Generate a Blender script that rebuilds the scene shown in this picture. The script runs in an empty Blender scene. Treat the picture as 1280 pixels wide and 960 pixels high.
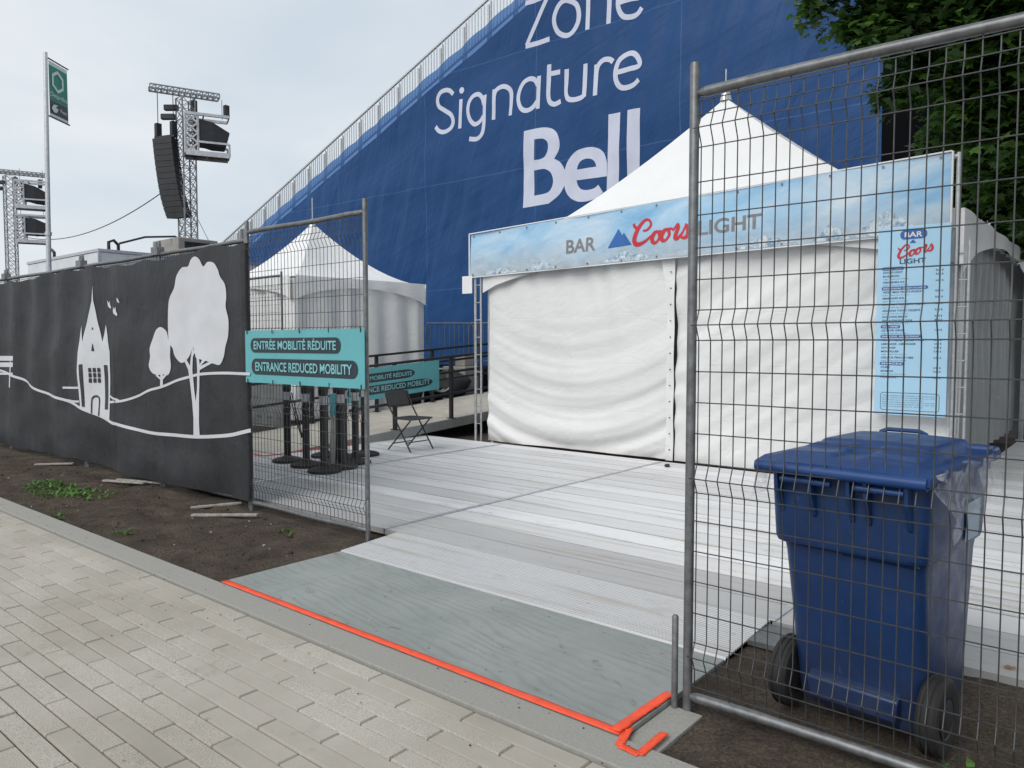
import bpy, bmesh, math, random
from mathutils import Vector, Matrix, noise
random.seed(7)
PI = math.pi
R = math.radians
scene = bpy.context.scene
COL = scene.collection
ORG = {}

# ------------------------------------------------------------------ helpers
def nz(x, y, z=0.0): return noise.noise(Vector((x, y, z)))
def fbm(x, y, z=0.0, o=4):
    a, s, f = 0.0, 1.0, 1.0
    for _ in range(o):
        a += s * noise.noise(Vector((x * f, y * f, z * f + 3.1))); s *= .5; f *= 2.03
    return a
def org(p): return ORG.get(p.name, Vector((0, 0, 0))) if p else Vector((0, 0, 0))

class MB:
    """collects shapes (world coordinates) and links them as ONE mesh object"""
    def __init__(s): s.v = []; s.f = []; s.m = []
    def face(s, pts, mi=0):
        b = len(s.v); s.v += [Vector(p) for p in pts]; s.f.append(tuple(range(b, b + len(pts)))); s.m.append(mi)
    def box(s, x0, y0, z0, x1, y1, z1, M=None, mi=0):
        b = len(s.v)
        P = [Vector(p) for p in ((x0,y0,z0),(x1,y0,z0),(x1,y1,z0),(x0,y1,z0),(x0,y0,z1),(x1,y0,z1),(x1,y1,z1),(x0,y1,z1))]
        if M: P = [M @ p for p in P]
        s.v += P
        for q in ((0,3,2,1),(4,5,6,7),(0,1,5,4),(1,2,6,5),(2,3,7,6),(3,0,4,7)):
            s.f.append(tuple(b + i for i in q)); s.m.append(mi)
    def bar(s, p, q, w, h=None, up=(0,0,1), mi=0):
        p, q = Vector(p), Vector(q); h = h or w
        d = (q - p).normalized(); u = Vector(up)
        if abs(d.dot(u)) > .98: u = Vector((1, 0, 0))
        a = d.cross(u).normalized() * w / 2; c = a.cross(d).normalized() * h / 2
        b = len(s.v)
        s.v += [p-a-c, p+a-c, p+a+c, p-a+c, q-a-c, q+a-c, q+a+c, q-a+c]
        for k in ((0,3,2,1),(4,5,6,7),(0,1,5,4),(1,2,6,5),(2,3,7,6),(3,0,4,7)):
            s.f.append(tuple(b + i for i in k)); s.m.append(mi)
    def tube(s, pts, r, n=8, caps=True, mi=0, closed=False):
        pts = [Vector(p) for p in pts]; N = len(pts)
        rr = r if isinstance(r, (list, tuple)) else [r] * N
        b = len(s.v); prev = None
        for i, p in enumerate(pts):
            if closed: d = pts[(i+1) % N] - pts[i-1]
            else: d = pts[min(i+1, N-1)] - pts[max(i-1, 0)]
            d.normalize()
            if prev is None:
                u = Vector((0,0,1)) if abs(d.z) < .9 else Vector((1,0,0))
                a = d.cross(u).normalized()
            else:
                a = (prev - d * prev.dot(d))
                a = a.normalized() if a.length > 1e-6 else d.orthogonal().normalized()
            prev = a; c = d.cross(a)
            for k in range(n):
                t = 2 * PI * (k + .5) / n
                s.v.append(p + (a * math.cos(t) + c * math.sin(t)) * rr[i])
        for i in range(N if closed else N - 1):
            j = (i + 1) % N
            for k in range(n):
                l = (k + 1) % n
                s.f.append((b+i*n+k, b+i*n+l, b+j*n+l, b+j*n+k)); s.m.append(mi)
        if caps and not closed:
            s.f.append(tuple(b + k for k in reversed(range(n)))); s.m.append(mi)
            s.f.append(tuple(b + (N-1)*n + k for k in range(n))); s.m.append(mi)
    def lathe(s, c, prof, n=24, axis='z', mi=0):
        b = len(s.v); c = Vector(c)
        for (r, h) in prof:
            for k in range(n):
                t = 2*PI*k/n
                if axis == 'z': s.v.append(c + Vector((r*math.cos(t), r*math.sin(t), h)))
                else: s.v.append(c + Vector((h, r*math.cos(t), r*math.sin(t))))
        for i in range(len(prof)-1):
            for k in range(n):
                l = (k+1) % n
                s.f.append((b+i*n+k, b+i*n+l, b+(i+1)*n+l, b+(i+1)*n+k)); s.m.append(mi)
        s.f.append(tuple(b+k for k in reversed(range(n)))); s.m.append(mi)
        s.f.append(tuple(b+(len(prof)-1)*n+k for k in range(n))); s.m.append(mi)
    def loft(s, rings, cap0=True, cap1=True, mi=0):
        b = len(s.v); n = len(rings[0])
        for r in rings: s.v += [Vector(p) for p in r]
        for i in range(len(rings)-1):
            for k in range(n):
                l = (k+1) % n
                s.f.append((b+i*n+k, b+i*n+l, b+(i+1)*n+l, b+(i+1)*n+k)); s.m.append(mi)
        if cap0: s.f.append(tuple(b+k for k in reversed(range(n)))); s.m.append(mi)
        if cap1: s.f.append(tuple(b+(len(rings)-1)*n+k for k in range(n))); s.m.append(mi)
    def grid(s, fn, nu, nv, mi=0):
        b = len(s.v)
        for j in range(nv+1):
            for i in range(nu+1): s.v.append(Vector(fn(i/nu, j/nv)))
        for j in range(nv):
            for i in range(nu):
                a = b + j*(nu+1) + i
                s.f.append((a, a+1, a+nu+2, a+nu+1)); s.m.append(mi)
    def move(s, M): s.v = [M @ v for v in s.v]; return s
    def build(s, name, mat, parent=None, smooth=False, bevel=0, solid=0, ang=40, local=False):
        o0 = Vector((0,0,0)) if local else org(parent)
        me = bpy.data.meshes.new(name)
        me.from_pydata([tuple(v - o0) for v in s.v], [], s.f)
        mats = mat if isinstance(mat, (list, tuple)) else [mat]
        for m in mats: me.materials.append(m)
        if len(mats) > 1: me.polygons.foreach_set('material_index', s.m)
        if smooth:
            me.polygons.foreach_set('use_smooth', [True]*len(me.polygons))
            me.set_sharp_from_angle(angle=R(ang))
        me.update()
        o = bpy.data.objects.new(name, me); COL.objects.link(o)
        if parent: o.parent = parent
        ORG[o.name] = o0
        if bevel:
            md = o.modifiers.new('edge', 'BEVEL'); md.width = bevel; md.segments = 2; md.limit_method = 'ANGLE'; md.angle_limit = R(35)
        if solid:
            md = o.modifiers.new('thick', 'SOLIDIFY'); md.thickness = solid; md.offset = 0
        return o

def tag(o, label, cat, group=None):
    o['label'] = label; o['category'] = cat
    if group: o['group'] = group
    return o
def thing(name, label, cat, loc=(0,0,0), rz=0, group=None):
    o = bpy.data.objects.new(name, None); COL.objects.link(o)
    o.location = loc; o.rotation_euler = (0, 0, rz); o.empty_display_size = .2
    ORG[o.name] = Vector(loc)
    return tag(o, label, cat, group)
def struct(o): o['kind'] = 'structure'; return o
def copy_tree(o, parent=None):
    c = o.copy(); COL.objects.link(c)
    if parent: c.parent = parent
    for ch in list(o.children): copy_tree(ch, c)
    return c
def dup(o, loc, rz, label, name=None):
    c = copy_tree(o); c.location = loc; c.rotation_euler = (0, 0, rz); c['label'] = label
    return c

# flat printed shapes (loops in X,Z) standing on the plane Y = fy(x, z)
def mesh_from_curve(cu):
    o = bpy.data.objects.new('tmp', cu); COL.objects.link(o)
    dg = bpy.context.evaluated_depsgraph_get()
    me = bpy.data.meshes.new_from_object(o.evaluated_get(dg))
    bpy.data.objects.remove(o); bpy.data.curves.remove(cu)
    return me
def fill_loops(loops):
    cu = bpy.data.curves.new('shape', 'CURVE'); cu.dimensions = '2D'; cu.fill_mode = 'BOTH'
    for lp in loops:
        sp = cu.splines.new('POLY'); sp.points.add(len(lp)-1)
        for i, p in enumerate(lp): sp.points[i].co = (p[0], p[1], 0, 1)
        sp.use_cyclic_u = True
    return mesh_from_curve(cu)
def text_mesh(body, box, bold=0.0, spacing=1.0, fit=True):
    """built-in font, fitted to box (x0,z0,x1,z1)"""
    cu = bpy.data.curves.new('text', 'FONT'); cu.body = body; cu.offset = bold; cu.space_character = spacing
    cu.resolution_u = 4
    me = mesh_from_curve(cu)
    xs = [v.co.x for v in me.vertices]; ys = [v.co.y for v in me.vertices]
    if not xs: return me
    ax, bx, ay, by = min(xs), max(xs), min(ys), max(ys)
    x0, z0, x1, z1 = box
    sx = (x1-x0)/(bx-ax); sy = (z1-z0)/(by-ay)
    for v in me.vertices: v.co = ((v.co.x-ax)*sx + x0, (v.co.y-ay)*sy + z0, 0)
    return me
def smooth_path(pts, n=6, closed=False):
    pts = [Vector((p[0], p[1])) for p in pts]; N = len(pts); out = []
    seg = N if closed else N-1
    for i in range(seg):
        if closed: p0, p1, p2, p3 = pts[i-1], pts[i], pts[(i+1) % N], pts[(i+2) % N]
        else: p0, p1, p2, p3 = pts[max(i-1,0)], pts[i], pts[i+1], pts[min(i+2, N-1)]
        for k in range(n):
            t = k/n
            out.append(.5*((2*p1)+(p2-p0)*t+(2*p0-5*p1+4*p2-p3)*t*t+(3*p1-p0-3*p2+p3)*t**3))
    if not closed: out.append(pts[-1])
    return out
def stroke(pts, w, sm=True, closed=False, n=6):
    """constant width ribbon as a flat mesh in (X,Z); w may be a list"""
    P = smooth_path(pts, n, closed) if sm else [Vector((p[0], p[1])) for p in pts]
    N = len(P); L = []; Rr = []
    for i, p in enumerate(P):
        if closed: d = P[(i+1) % N]-P[i-1]
        else:
            a = P[i]-P[i-1] if i else P[1]-P[0]; b = P[i+1]-P[i] if i < N-1 else a
            a = a.normalized() if a.length else a; b = b.normalized() if b.length else b
            d = a+b
        d = d.normalized() if d.length > 1e-9 else Vector((1,0))
        nn = Vector((-d.y, d.x))
        if isinstance(w, (list, tuple)):
            f = i/(N-1)*(len(w)-1); k = min(int(f), len(w)-2); ww = w[k]+(w[k+1]-w[k])*(f-k)
        else: ww = w
        L.append(p+nn*ww/2); Rr.append(p-nn*ww/2)
    me = bpy.data.meshes.new('stroke'); fs = []
    for i in range(N if closed else N-1):
        j = (i+1) % N; fs.append((i, j, N+j, N+i))
    me.from_pydata([(v.x, v.y, 0) for v in L+Rr], [], fs)
    return me
def print_on(name, meshes, fy, mat, parent, eps=.004, step=None, mapf=None):
    """joins flat meshes, lays them eps in front of the surface Y=fy(x,z)"""
    bm = bmesh.new()
    for k, me in enumerate(meshes):
        n0 = len(bm.verts); bm.from_mesh(me); bpy.data.meshes.remove(me)
        bm.verts.ensure_lookup_table()
        for v in bm.verts[n0:]: v.co.z = k*.00025      # overlapping strokes never share a plane
    if step:
        xs = [v.co.x for v in bm.verts]; ys = [v.co.y for v in bm.verts]
        for ax, lo, hi in ((0, min(xs), max(xs)), (1, min(ys), max(ys))):
            c = math.ceil(lo/step)*step
            while c < hi:
                no = (1,0,0) if ax == 0 else (0,1,0); co = (c,0,0) if ax == 0 else (0,c,0)
                bmesh.ops.bisect_plane(bm, geom=bm.verts[:]+bm.edges[:]+bm.faces[:], dist=1e-5, plane_co=co, plane_no=no)
                c += step
    o0 = org(parent)
    for v in bm.verts:
        x, z, k = v.co.x, v.co.y, v.co.z
        if mapf: x, z = mapf(x, z)
        v.co = Vector((x, fy(x, z) - eps - k, z)) - o0
    bmesh.ops.recalc_face_normals(bm, faces=bm.faces[:])
    me = bpy.data.meshes.new(name); bm.to_mesh(me); bm.free(); me.materials.append(mat)
    o = bpy.data.objects.new(name, me); COL.objects.link(o); o.parent = parent; ORG[o.name] = o0
    return o
def rounded(x0, z0, x1, z1, r, n=6):
    out = []
    for cx, cz, a in ((x1-r, z0+r, -90), (x1-r, z1-r, 0), (x0+r, z1-r, 90), (x0+r, z0+r, 180)):
        for k in range(n+1):
            t = R(a+90*k/n); out.append((cx+r*math.cos(t), cz+r*math.sin(t)))
    return out

# ------------------------------------------------------------------ materials
def new_mat(name):
    m = bpy.data.materials.new(name); m.use_nodes = True
    nt = m.node_tree; b = nt.nodes['Principled BSDF']
    return m, nt, b
def N(nt, t, **kw):
    n = nt.nodes.new(t)
    for k, v in kw.items():
        if k in n.inputs: n.inputs[k].default_value = v
        else: setattr(n, k, v)
    return n
def coord(nt, scale=(1,1,1), rot=(0,0,0), src='Object'):
    tc = N(nt, 'ShaderNodeTexCoord'); mp = N(nt, 'ShaderNodeMapping')
    mp.inputs['Scale'].default_value = scale
    if any(rot):
        m0 = N(nt, 'ShaderNodeMapping'); m0.inputs['Rotation'].default_value = rot
        nt.links.new(tc.outputs[src], m0.inputs['Vector']); nt.links.new(m0.outputs['Vector'], mp.inputs['Vector'])
    else: nt.links.new(tc.outputs[src], mp.inputs['Vector'])
    return mp.outputs['Vector']
def noise_tex(nt, vec, scale, detail=4, rough=.55, dist=0.0):
    n = N(nt, 'ShaderNodeTexNoise'); n.inputs['Scale'].default_value = scale; n.inputs['Detail'].default_value = detail
    n.inputs['Roughness'].default_value = rough; n.inputs['Distortion'].default_value = dist
    nt.links.new(vec, n.inputs['Vector']); return n.outputs['Fac']
def ramp(nt, fac, stops):
    r = N(nt, 'ShaderNodeValToRGB'); el = r.color_ramp.elements
    while len(el) > 1: el.remove(el[-1])
    el[0].position = stops[0][0]; el[0].color = (*stops[0][1], 1)
    for p, c in stops[1:]:
        e = el.new(p); e.color = (*c, 1)
    nt.links.new(fac, r.inputs['Fac']); return r.outputs['Color']
def mixc(nt, fac, a, b, mode='MIX'):
    m = N(nt, 'ShaderNodeMix'); m.data_type = 'RGBA'; m.blend_type = mode
    for sock, v in ((0, fac), (6, a), (7, b)):
        if hasattr(v, 'links'): nt.links.new(v, m.inputs[sock])
        elif sock == 0: m.inputs[0].default_value = v
        else: m.inputs[sock].default_value = (*v, 1)
    return m.outputs[2]
def bump(nt, b, h, strength=.3, dist=.01, prev=None):
    n = N(nt, 'ShaderNodeBump'); n.inputs['Strength'].default_value = strength; n.inputs['Distance'].default_value = dist
    nt.links.new(h, n.inputs['Height'])
    if prev: nt.links.new(prev, n.inputs['Normal'])
    nt.links.new(n.outputs['Normal'], b.inputs['Normal']); return n.outputs['Normal']
def simple(name, c, rough=.5, metal=0.0, var=.18, scale=6, bmp=.0, bscale=60, spec=None, dirt=None, src='Object'):
    m, nt, b = new_mat(name)
    v = coord(nt, src=src)
    f = noise_tex(nt, v, scale, 5, .6)
    lo = tuple(x*(1-var) for x in c); hi = tuple(min(1, x*(1+var)) for x in c)
    col = ramp(nt, f, [(.3, lo), (.7, hi)])
    if dirt:
        f2 = noise_tex(nt, v, dirt[2], 6, .65)
        k = ramp(nt, f2, [(dirt[1], (0,0,0)), (dirt[1]+.2, (1,1,1))])
        col = mixc(nt, k, col, dirt[0])
    nt.links.new(col, b.inputs['Base Color'])
    rr = N(nt, 'ShaderNodeMapRange'); rr.inputs['To Min'].default_value = max(.02, rough-.1); rr.inputs['To Max'].default_value = min(1, rough+.1)
    nt.links.new(f, rr.inputs['Value']); nt.links.new(rr.outputs['Result'], b.inputs['Roughness'])
    b.inputs['Metallic'].default_value = metal
    if spec is not None: b.inputs['Specular IOR Level'].default_value = spec
    if bmp: bump(nt, b, noise_tex(nt, v, bscale, 4, .6), bmp, .004)
    return m

M = {}
M['galv'] = simple('galvanised_steel', (.17,.175,.18), .45, .55, .3, 25, .08, 120, dirt=((.16,.13,.11), .62, 14))
M['wire'] = simple('grey_wire', (.06,.062,.064), .5, .45, .25, 30)
M['clamp'] = simple('clamp_steel', (.22,.22,.23), .5, .6, .3, 30, dirt=((.2,.12,.07), .6, 30))
M['alu_frame'] = simple('aluminium_tube', (.55,.56,.57), .4, .7, .15, 20)
M['truss'] = simple('truss_steel', (.23,.24,.26), .5, .3, .3, 3)
M['cage_steel'] = simple('pale_cage_steel', (.50,.51,.54), .5, .2, .2, 3)
M['truss_dark'] = simple('dark_rigging', (.12,.125,.135), .55, .3, .3, 3)
M['black_metal'] = simple('black_painted_steel', (.015,.015,.017), .45, 0, .4, 12)
M['black_plastic'] = simple('black_plastic', (.02,.02,.022), .5, 0, .4, 10, .05, 80)
M['speaker'] = simple('speaker_black', (.016,.018,.022), .6, 0, .5, 2)
M['rubber'] = simple('tyre_rubber', (.016,.0155,.015), .75, 0, .4, 14, .15, 90, dirt=((.05,.042,.034), .6, 9))
M['tape_grey'] = simple('grey_tape', (.33,.34,.36), .55, 0, .15, 20)
M['teal_strap'] = simple('teal_strap', (.09,.33,.36), .6, 0, .15, 20)
M['white_paint'] = simple('white_panel', (.62,.65,.68), .5, 0, .08, 2, dirt=((.45,.45,.44), .62, 3))
M['paper'] = simple('white_board', (.8,.8,.8), .6, 0, .05, 4)
M['teal'] = simple('teal_sign_board', (.115,.39,.42), .42, 0, .07, 3)
M['navy_print'] = simple('dark_navy_print', (.022,.032,.045), .45, 0, .12, 4)
M['teal_print'] = simple('pale_teal_letters', (.20,.50,.52), .45, 0, .06, 5)
M['orange'] = simple('fluorescent_orange_tape', (.90,.085,.025), .45, 0, .16, 14, .25, 60, dirt=((.42,.10,.05), .60, 10))
M['kerb'] = simple('concrete_kerb', (.30,.292,.265), .88, 0, .14, 90, .3, 170, dirt=((.20,.195,.175), .62, 5))
M['white_print'] = simple('white_banner_print', (.56,.57,.60), .6, 0, .05, 4)
M['lilac_print'] = simple('pale_tarp_letters', (.52,.55,.66), .6, 0, .06, 1.2)
M['grey_print'] = simple('grey_letters', (.20,.19,.20), .5, 0, .1, 6)
M['red_print'] = simple('red_letters', (.55,.03,.045), .5, 0, .1, 6)
M['blue_print'] = simple('blue_print', (.03,.13,.40), .5, 0, .1, 6)
M['menu_blue'] = simple('menu_board_blue', (.42,.67,.86), .4, 0, .04, 3)
M['menu_text'] = simple('menu_dark_text', (.045,.10,.17), .5, 0, .1, 9)
M['wood_strip'] = simple('grey_weathered_wood', (.30,.28,.25), .85, 0, .3, 18, .3, 90)
M['flag_green'] = simple('flag_green', (.02,.235,.15), .6, 0, .1, 2)
M['flag_dark'] = simple('flag_charcoal', (.045,.05,.06), .6, 0, .1, 2)
M['flag_white'] = simple('flag_white_print', (.60,.68,.67), .6, 0, .1, 2)
M['sticker'] = simple('grey_sticker', (.33,.42,.50), .5, 0, .12, 12)
M['dark_grille'] = simple('beige_unit', (.24,.225,.20), .6, 0, .2, 4)
M['bag'] = simple('dark_bag', (.02,.021,.022), .7, 0, .4, 9, .3, 40)
M['hose'] = simple('pale_hose', (.33,.34,.31), .6, 0, .2, 9)
M['leaf_dry'] = simple('dry_leaf', (.30,.13,.045), .7, 0, .3, 40)
M['bark'] = simple('tree_bark', (.07,.055,.045), .9, 0, .4, 9, .8, 30)
M['black_cloth'] = simple('black_cloth', (.005,.005,.007), .95, 0, .4, 1)
M['black_cloth'].node_tree.nodes['Principled BSDF'].inputs['Specular IOR Level'].default_value = .08
M['deck_steel'] = simple('stand_steps', (.10,.11,.12), .7, .2, .2, 2)
M['stone'] = simple('pale_stone', (.35,.32,.28), .9, 0, .3, 30)

def mat_tent(name, c=(.86,.86,.855), alpha=.12, folds=False):
    m, nt, b = new_mat(name)
    v = coord(nt)
    f = noise_tex(nt, v, 1.3, 5, .6)
    col = ramp(nt, f, [(.3, tuple(x*.93 for x in c)), (.7, c)])
    sx = N(nt, 'ShaderNodeSeparateXYZ'); nt.links.new(v, sx.inputs[0])
    mr = N(nt, 'ShaderNodeMapRange'); mr.inputs['From Min'].default_value = .0; mr.inputs['From Max'].default_value = .16
    mr.inputs['To Min'].default_value = .5; mr.inputs['To Max'].default_value = 0
    nt.links.new(sx.outputs['Z'], mr.inputs['Value'])
    mm = N(nt, 'ShaderNodeMath', operation='MULTIPLY'); nt.links.new(mr.outputs[0], mm.inputs[0]); nt.links.new(noise_tex(nt, v, 9, 5), mm.inputs[1])
    col = mixc(nt, mm.outputs[0], col, (.30,.25,.19))
    nt.links.new(col, b.inputs['Base Color']); b.inputs['Roughness'].default_value = .42
    # creases of folded vinyl
    w = noise_tex(nt, coord(nt, (1.2,1.2,3.2), (0,R(20),0)), 2.2, 5, .55, .7)
    n1 = bump(nt, b, w, .22, .05)
    n2 = bump(nt, b, noise_tex(nt, v, 9, 3, .5, .4), .16, .012, n1)
    vo = N(nt, 'ShaderNodeTexVoronoi'); vo.feature = 'DISTANCE_TO_EDGE'; vo.inputs['Scale'].default_value = 1.6
    ds = N(nt, 'ShaderNodeVectorMath', operation='MULTIPLY_ADD'); n3d = N(nt, 'ShaderNodeTexNoise'); n3d.inputs['Scale'].default_value = 2.5
    nt.links.new(v, n3d.inputs['Vector']); nt.links.new(n3d.outputs['Color'], ds.inputs[0]); ds.inputs[1].default_value = (.6,.6,.6); nt.links.new(v, ds.inputs[2]); nt.links.new(ds.outputs[0], vo.inputs['Vector'])
    cr_ = ramp(nt, vo.outputs['Distance'], [(0, (0,0,0)), (.05, (.75,.75,.75)), (.3, (1,1,1))])
    n3 = bump(nt, b, cr_, .10, .02, n2)
    if folds:
        br = N(nt, 'ShaderNodeTexBrick'); br.offset = 0; br.inputs['Scale'].default_value = 1; br.inputs['Brick Width'].default_value = 1.51; br.inputs['Row Height'].default_value = .62; br.inputs['Mortar Size'].default_value = .006; br.inputs['Mortar Smooth'].default_value = 1
        br.inputs['Color1'].default_value = (1,1,1,1); br.inputs['Color2'].default_value = (1,1,1,1); br.inputs['Mortar'].default_value = (0,0,0,1)
        mp = N(nt, 'ShaderNodeMapping'); mp.inputs['Rotation'].default_value = (R(-90),0,0); nt.links.new(v, mp.inputs['Vector']); nt.links.new(mp.outputs[0], br.inputs['Vector'])
        bump(nt, b, br.outputs['Color'], .35, .01, n3)
    out = nt.nodes['Material Output']; tr = N(nt, 'ShaderNodeBsdfTranslucent'); ms = N(nt, 'ShaderNodeMixShader')
    tr.inputs['Color'].default_value = (.8,.8,.78,1); ms.inputs[0].default_value = alpha
    nt.links.new(b.outputs[0], ms.inputs[1]); nt.links.new(tr.outputs[0], ms.inputs[2]); nt.links.new(ms.outputs[0], out.inputs['Surface'])
    return m
M['tent'] = mat_tent('white_tent_vinyl')
M['tent_wall'] = mat_tent('white_tent_wall_vinyl', folds=True)
M['tent_shaded'] = mat_tent('shaded_tent_vinyl', (.27,.28,.28), .03)  # white vinyl darkened to grey: shade inside the tent put into the colour

def mat_blue():
    m, nt, b = new_mat('blue_tarpaulin')
    v = coord(nt)
    f = noise_tex(nt, v, .25, 4, .6)
    col = ramp(nt, f, [(.3, (.009,.048,.150)), (.7, (.015,.064,.190))])
    # seams between the printed lengths, every 2.5 m
    br = N(nt, 'ShaderNodeTexBrick'); br.inputs['Scale'].default_value = 1; br.inputs['Mortar Size'].default_value = .012
    br.inputs['Brick Width'].default_value = 4.2; br.inputs['Row Height'].default_value = 3.1; br.offset = 0
    br.inputs['Color1'].default_value = (0,0,0,1); br.inputs['Color2'].default_value = (0,0,0,1); br.inputs['Mortar'].default_value = (1,1,1,1)
    tc = N(nt, 'ShaderNodeTexCoord'); mp = N(nt, 'ShaderNodeMapping'); mp.inputs['Rotation'].default_value = (R(-90),0,0)
    nt.links.new(tc.outputs['Object'], mp.inputs['Vector']); nt.links.new(mp.outputs[0], br.inputs['Vector'])
    k = N(nt, 'ShaderNodeMath', operation='MULTIPLY'); nt.links.new(br.outputs['Color'], k.inputs[0]); k.inputs[1].default_value = .38
    col = mixc(nt, k.outputs[0], col, (.08,.17,.36))
    nt.links.new(col, b.inputs['Base Color']); b.inputs['Roughness'].default_value = .48
    b.inputs['Specular IOR Level'].default_value = .22
    # wrinkles parallel to the raking top edge, and hanging ones lower down
    w1 = noise_tex(nt, coord(nt, (.16,1,1.5), (0,R(21),0)), 1.3, 4, .5, .5)
    w2 = noise_tex(nt, coord(nt, (1.3,1,.22), (0,R(-20),0)), 1.2, 4, .5, .3)
    n1 = bump(nt, b, w1, .36, .10)
    n2 = bump(nt, b, w2, .85, .13, n1)
    bump(nt, b, noise_tex(nt, v, 6, 3, .5), .12, .02, n2)
    return m
M['blue_tarp'] = mat_blue()

def mat_scrim():
    m, nt, b = new_mat('blue_scrim_edge')
    b.inputs['Base Color'].default_value = (.02,.09,.27,1); b.inputs['Roughness'].default_value = .5
    bump(nt, b, noise_tex(nt, coord(nt, (.3,1,2), (0,R(21),0)), 2, 4, .5), .3, .05)
    tr = N(nt, 'ShaderNodeBsdfTransparent'); ms = N(nt, 'ShaderNodeMixShader'); tr.inputs['Color'].default_value = (.35,.55,.85,1)
    ms.inputs[0].default_value = .70
    nt.links.new(tr.outputs[0], ms.inputs[1]); nt.links.new(b.outputs[0], ms.inputs[2])
    nt.links.new(ms.outputs[0], nt.nodes['Material Output'].inputs['Surface']); return m
M['blue_scrim'] = mat_scrim()

def mat_black_banner():
    m, nt, b = new_mat('charcoal_mesh_banner')
    v = coord(nt)
    col = ramp(nt, noise_tex(nt, v, 1.3, 5, .6), [(.3, (.013,.014,.017)), (.72, (.021,.023,.027))])
    col = mixc(nt, .5, col, ramp(nt, noise_tex(nt, coord(nt, (3,1,.4)), 2, 4, .6), [(.35, (.013,.014,.017)), (.7, (.030,.032,.037))]))
    nt.links.new(col, b.inputs['Base Color']); b.inputs['Roughness'].default_value = .55
    n1 = bump(nt, b, noise_tex(nt, coord(nt, (2.0,1,1.2), (0,R(12),0)), 2.2, 5, .55, .6), .5, .03)
    bump(nt, b, noise_tex(nt, v, 14, 4, .6), .25, .012, n1)
    return m
M['black_banner'] = mat_black_banner()

def mat_bar_banner():
    m, nt, b = new_mat('printed_sky_banner')
    v = coord(nt)
    sx = N(nt, 'ShaderNodeSeparateXYZ'); nt.links.new(v, sx.inputs[0])
    f = noise_tex(nt, coord(nt, (.55,1,1.6), (0,R(14),0)), 1.3, 6, .6, .6)
    sky = ramp(nt, f, [(.28, (.16,.40,.66)), (.5, (.36,.58,.78)), (.72, (.62,.72,.80))])
    mr = N(nt, 'ShaderNodeMapRange'); mr.inputs['From Min'].default_value = .26; mr.inputs['From Max'].default_value = .72
    mr.inputs['To Min'].default_value = 1; mr.inputs['To Max'].default_value = 0
    ad = N(nt, 'ShaderNodeMath', operation='MULTIPLY_ADD'); nt.links.new(noise_tex(nt, v, 2.2, 6, .6), ad.inputs[0]); ad.inputs[1].default_value = .3
    nt.links.new(sx.outputs['Z'], ad.inputs[2]); nt.links.new(ad.outputs[0], mr.inputs['Value'])
    g = ramp(nt, noise_tex(nt, coord(nt, (1,1,2)), 7, 6, .7), [(.3, (.30,.37,.42)), (.7, (.52,.56,.59))])
    col = mixc(nt, mr.outputs[0], sky, g)
    nt.links.new(col, b.inputs['Base Color']); b.inputs['Roughness'].default_value = .4
    n1 = bump(nt, b, noise_tex(nt, coord(nt, (1.3,1,1.8), (0,R(35),0)), 2.0, 5, .55, .8), .45, .03)
    return m
M['bar_banner'] = mat_bar_banner()
def mat_mountain():
    m, nt, b = new_mat('printed_mountain')
    f = noise_tex(nt, coord(nt, (1,1,1.0), (0,R(40),0)), 14, 6, .7, 1.0)
    nt.links.new(ramp(nt, f, [(.38, (.17,.29,.42)), (.5, (.42,.52,.60)), (.62, (.70,.73,.75))]), b.inputs['Base Color'])
    b.inputs['Roughness'].default_value = .45; return m
M['mountain'] = mat_mountain()

def mat_paver():
    m, nt, b = new_mat('stone_pavers')
    at = N(nt, 'ShaderNodeAttribute'); at.attribute_name = 'tint'
    v = coord(nt)
    base = mixc(nt, at.outputs['Fac'], (.385,.358,.312), (.445,.418,.37))
    sp = noise_tex(nt, v, 190, 3, .7)
    spk = ramp(nt, sp, [(.38, (.66,.65,.63)), (.5, (1,1,1)), (.64, (1.2,1.2,1.2))])
    gt = N(nt, 'ShaderNodeMath', operation='MULTIPLY_ADD'); gt.inputs[1].default_value = .75; gt.inputs[2].default_value = .16
    st = N(nt, 'ShaderNodeMath', operation='GREATER_THAN'); st.inputs[1].default_value = .5
    nt.links.new(at.outputs['Fac'], st.inputs[0]); nt.links.new(st.outputs[0], gt.inputs[0])
    col = mixc(nt, gt.outputs[0], base, mixc(nt, 1.0, base, spk, 'MULTIPLY'))
    big = ramp(nt, noise_tex(nt, v, .9, 6, .65), [(.35, (.80,.785,.75)), (.65, (1.05,1.05,1.04))])
    col = mixc(nt, 1.0, col, big, 'MULTIPLY')
    stn_ = ramp(nt, noise_tex(nt, v, 2.6, 6, .75, .4), [(.60, (1,1,1)), (.74, (.74,.72,.68))])
    col = mixc(nt, 1.0, col, stn_, 'MULTIPLY')
    spots = ramp(nt, noise_tex(nt, v, 17, 3, .5), [(.70, (1,1,1)), (.76, (.55,.52,.48))])
    col = mixc(nt, 1.0, col, spots, 'MULTIPLY')
    nt.links.new(col, b.inputs['Base Color']); b.inputs['Roughness'].default_value = .85
    n1 = bump(nt, b, sp, .35, .004)
    return m
M['paver'] = mat_paver()
M['sand'] = simple('joint_sand', (.10,.088,.07), .95, 0, .35, 30, .5, 150)

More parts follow.
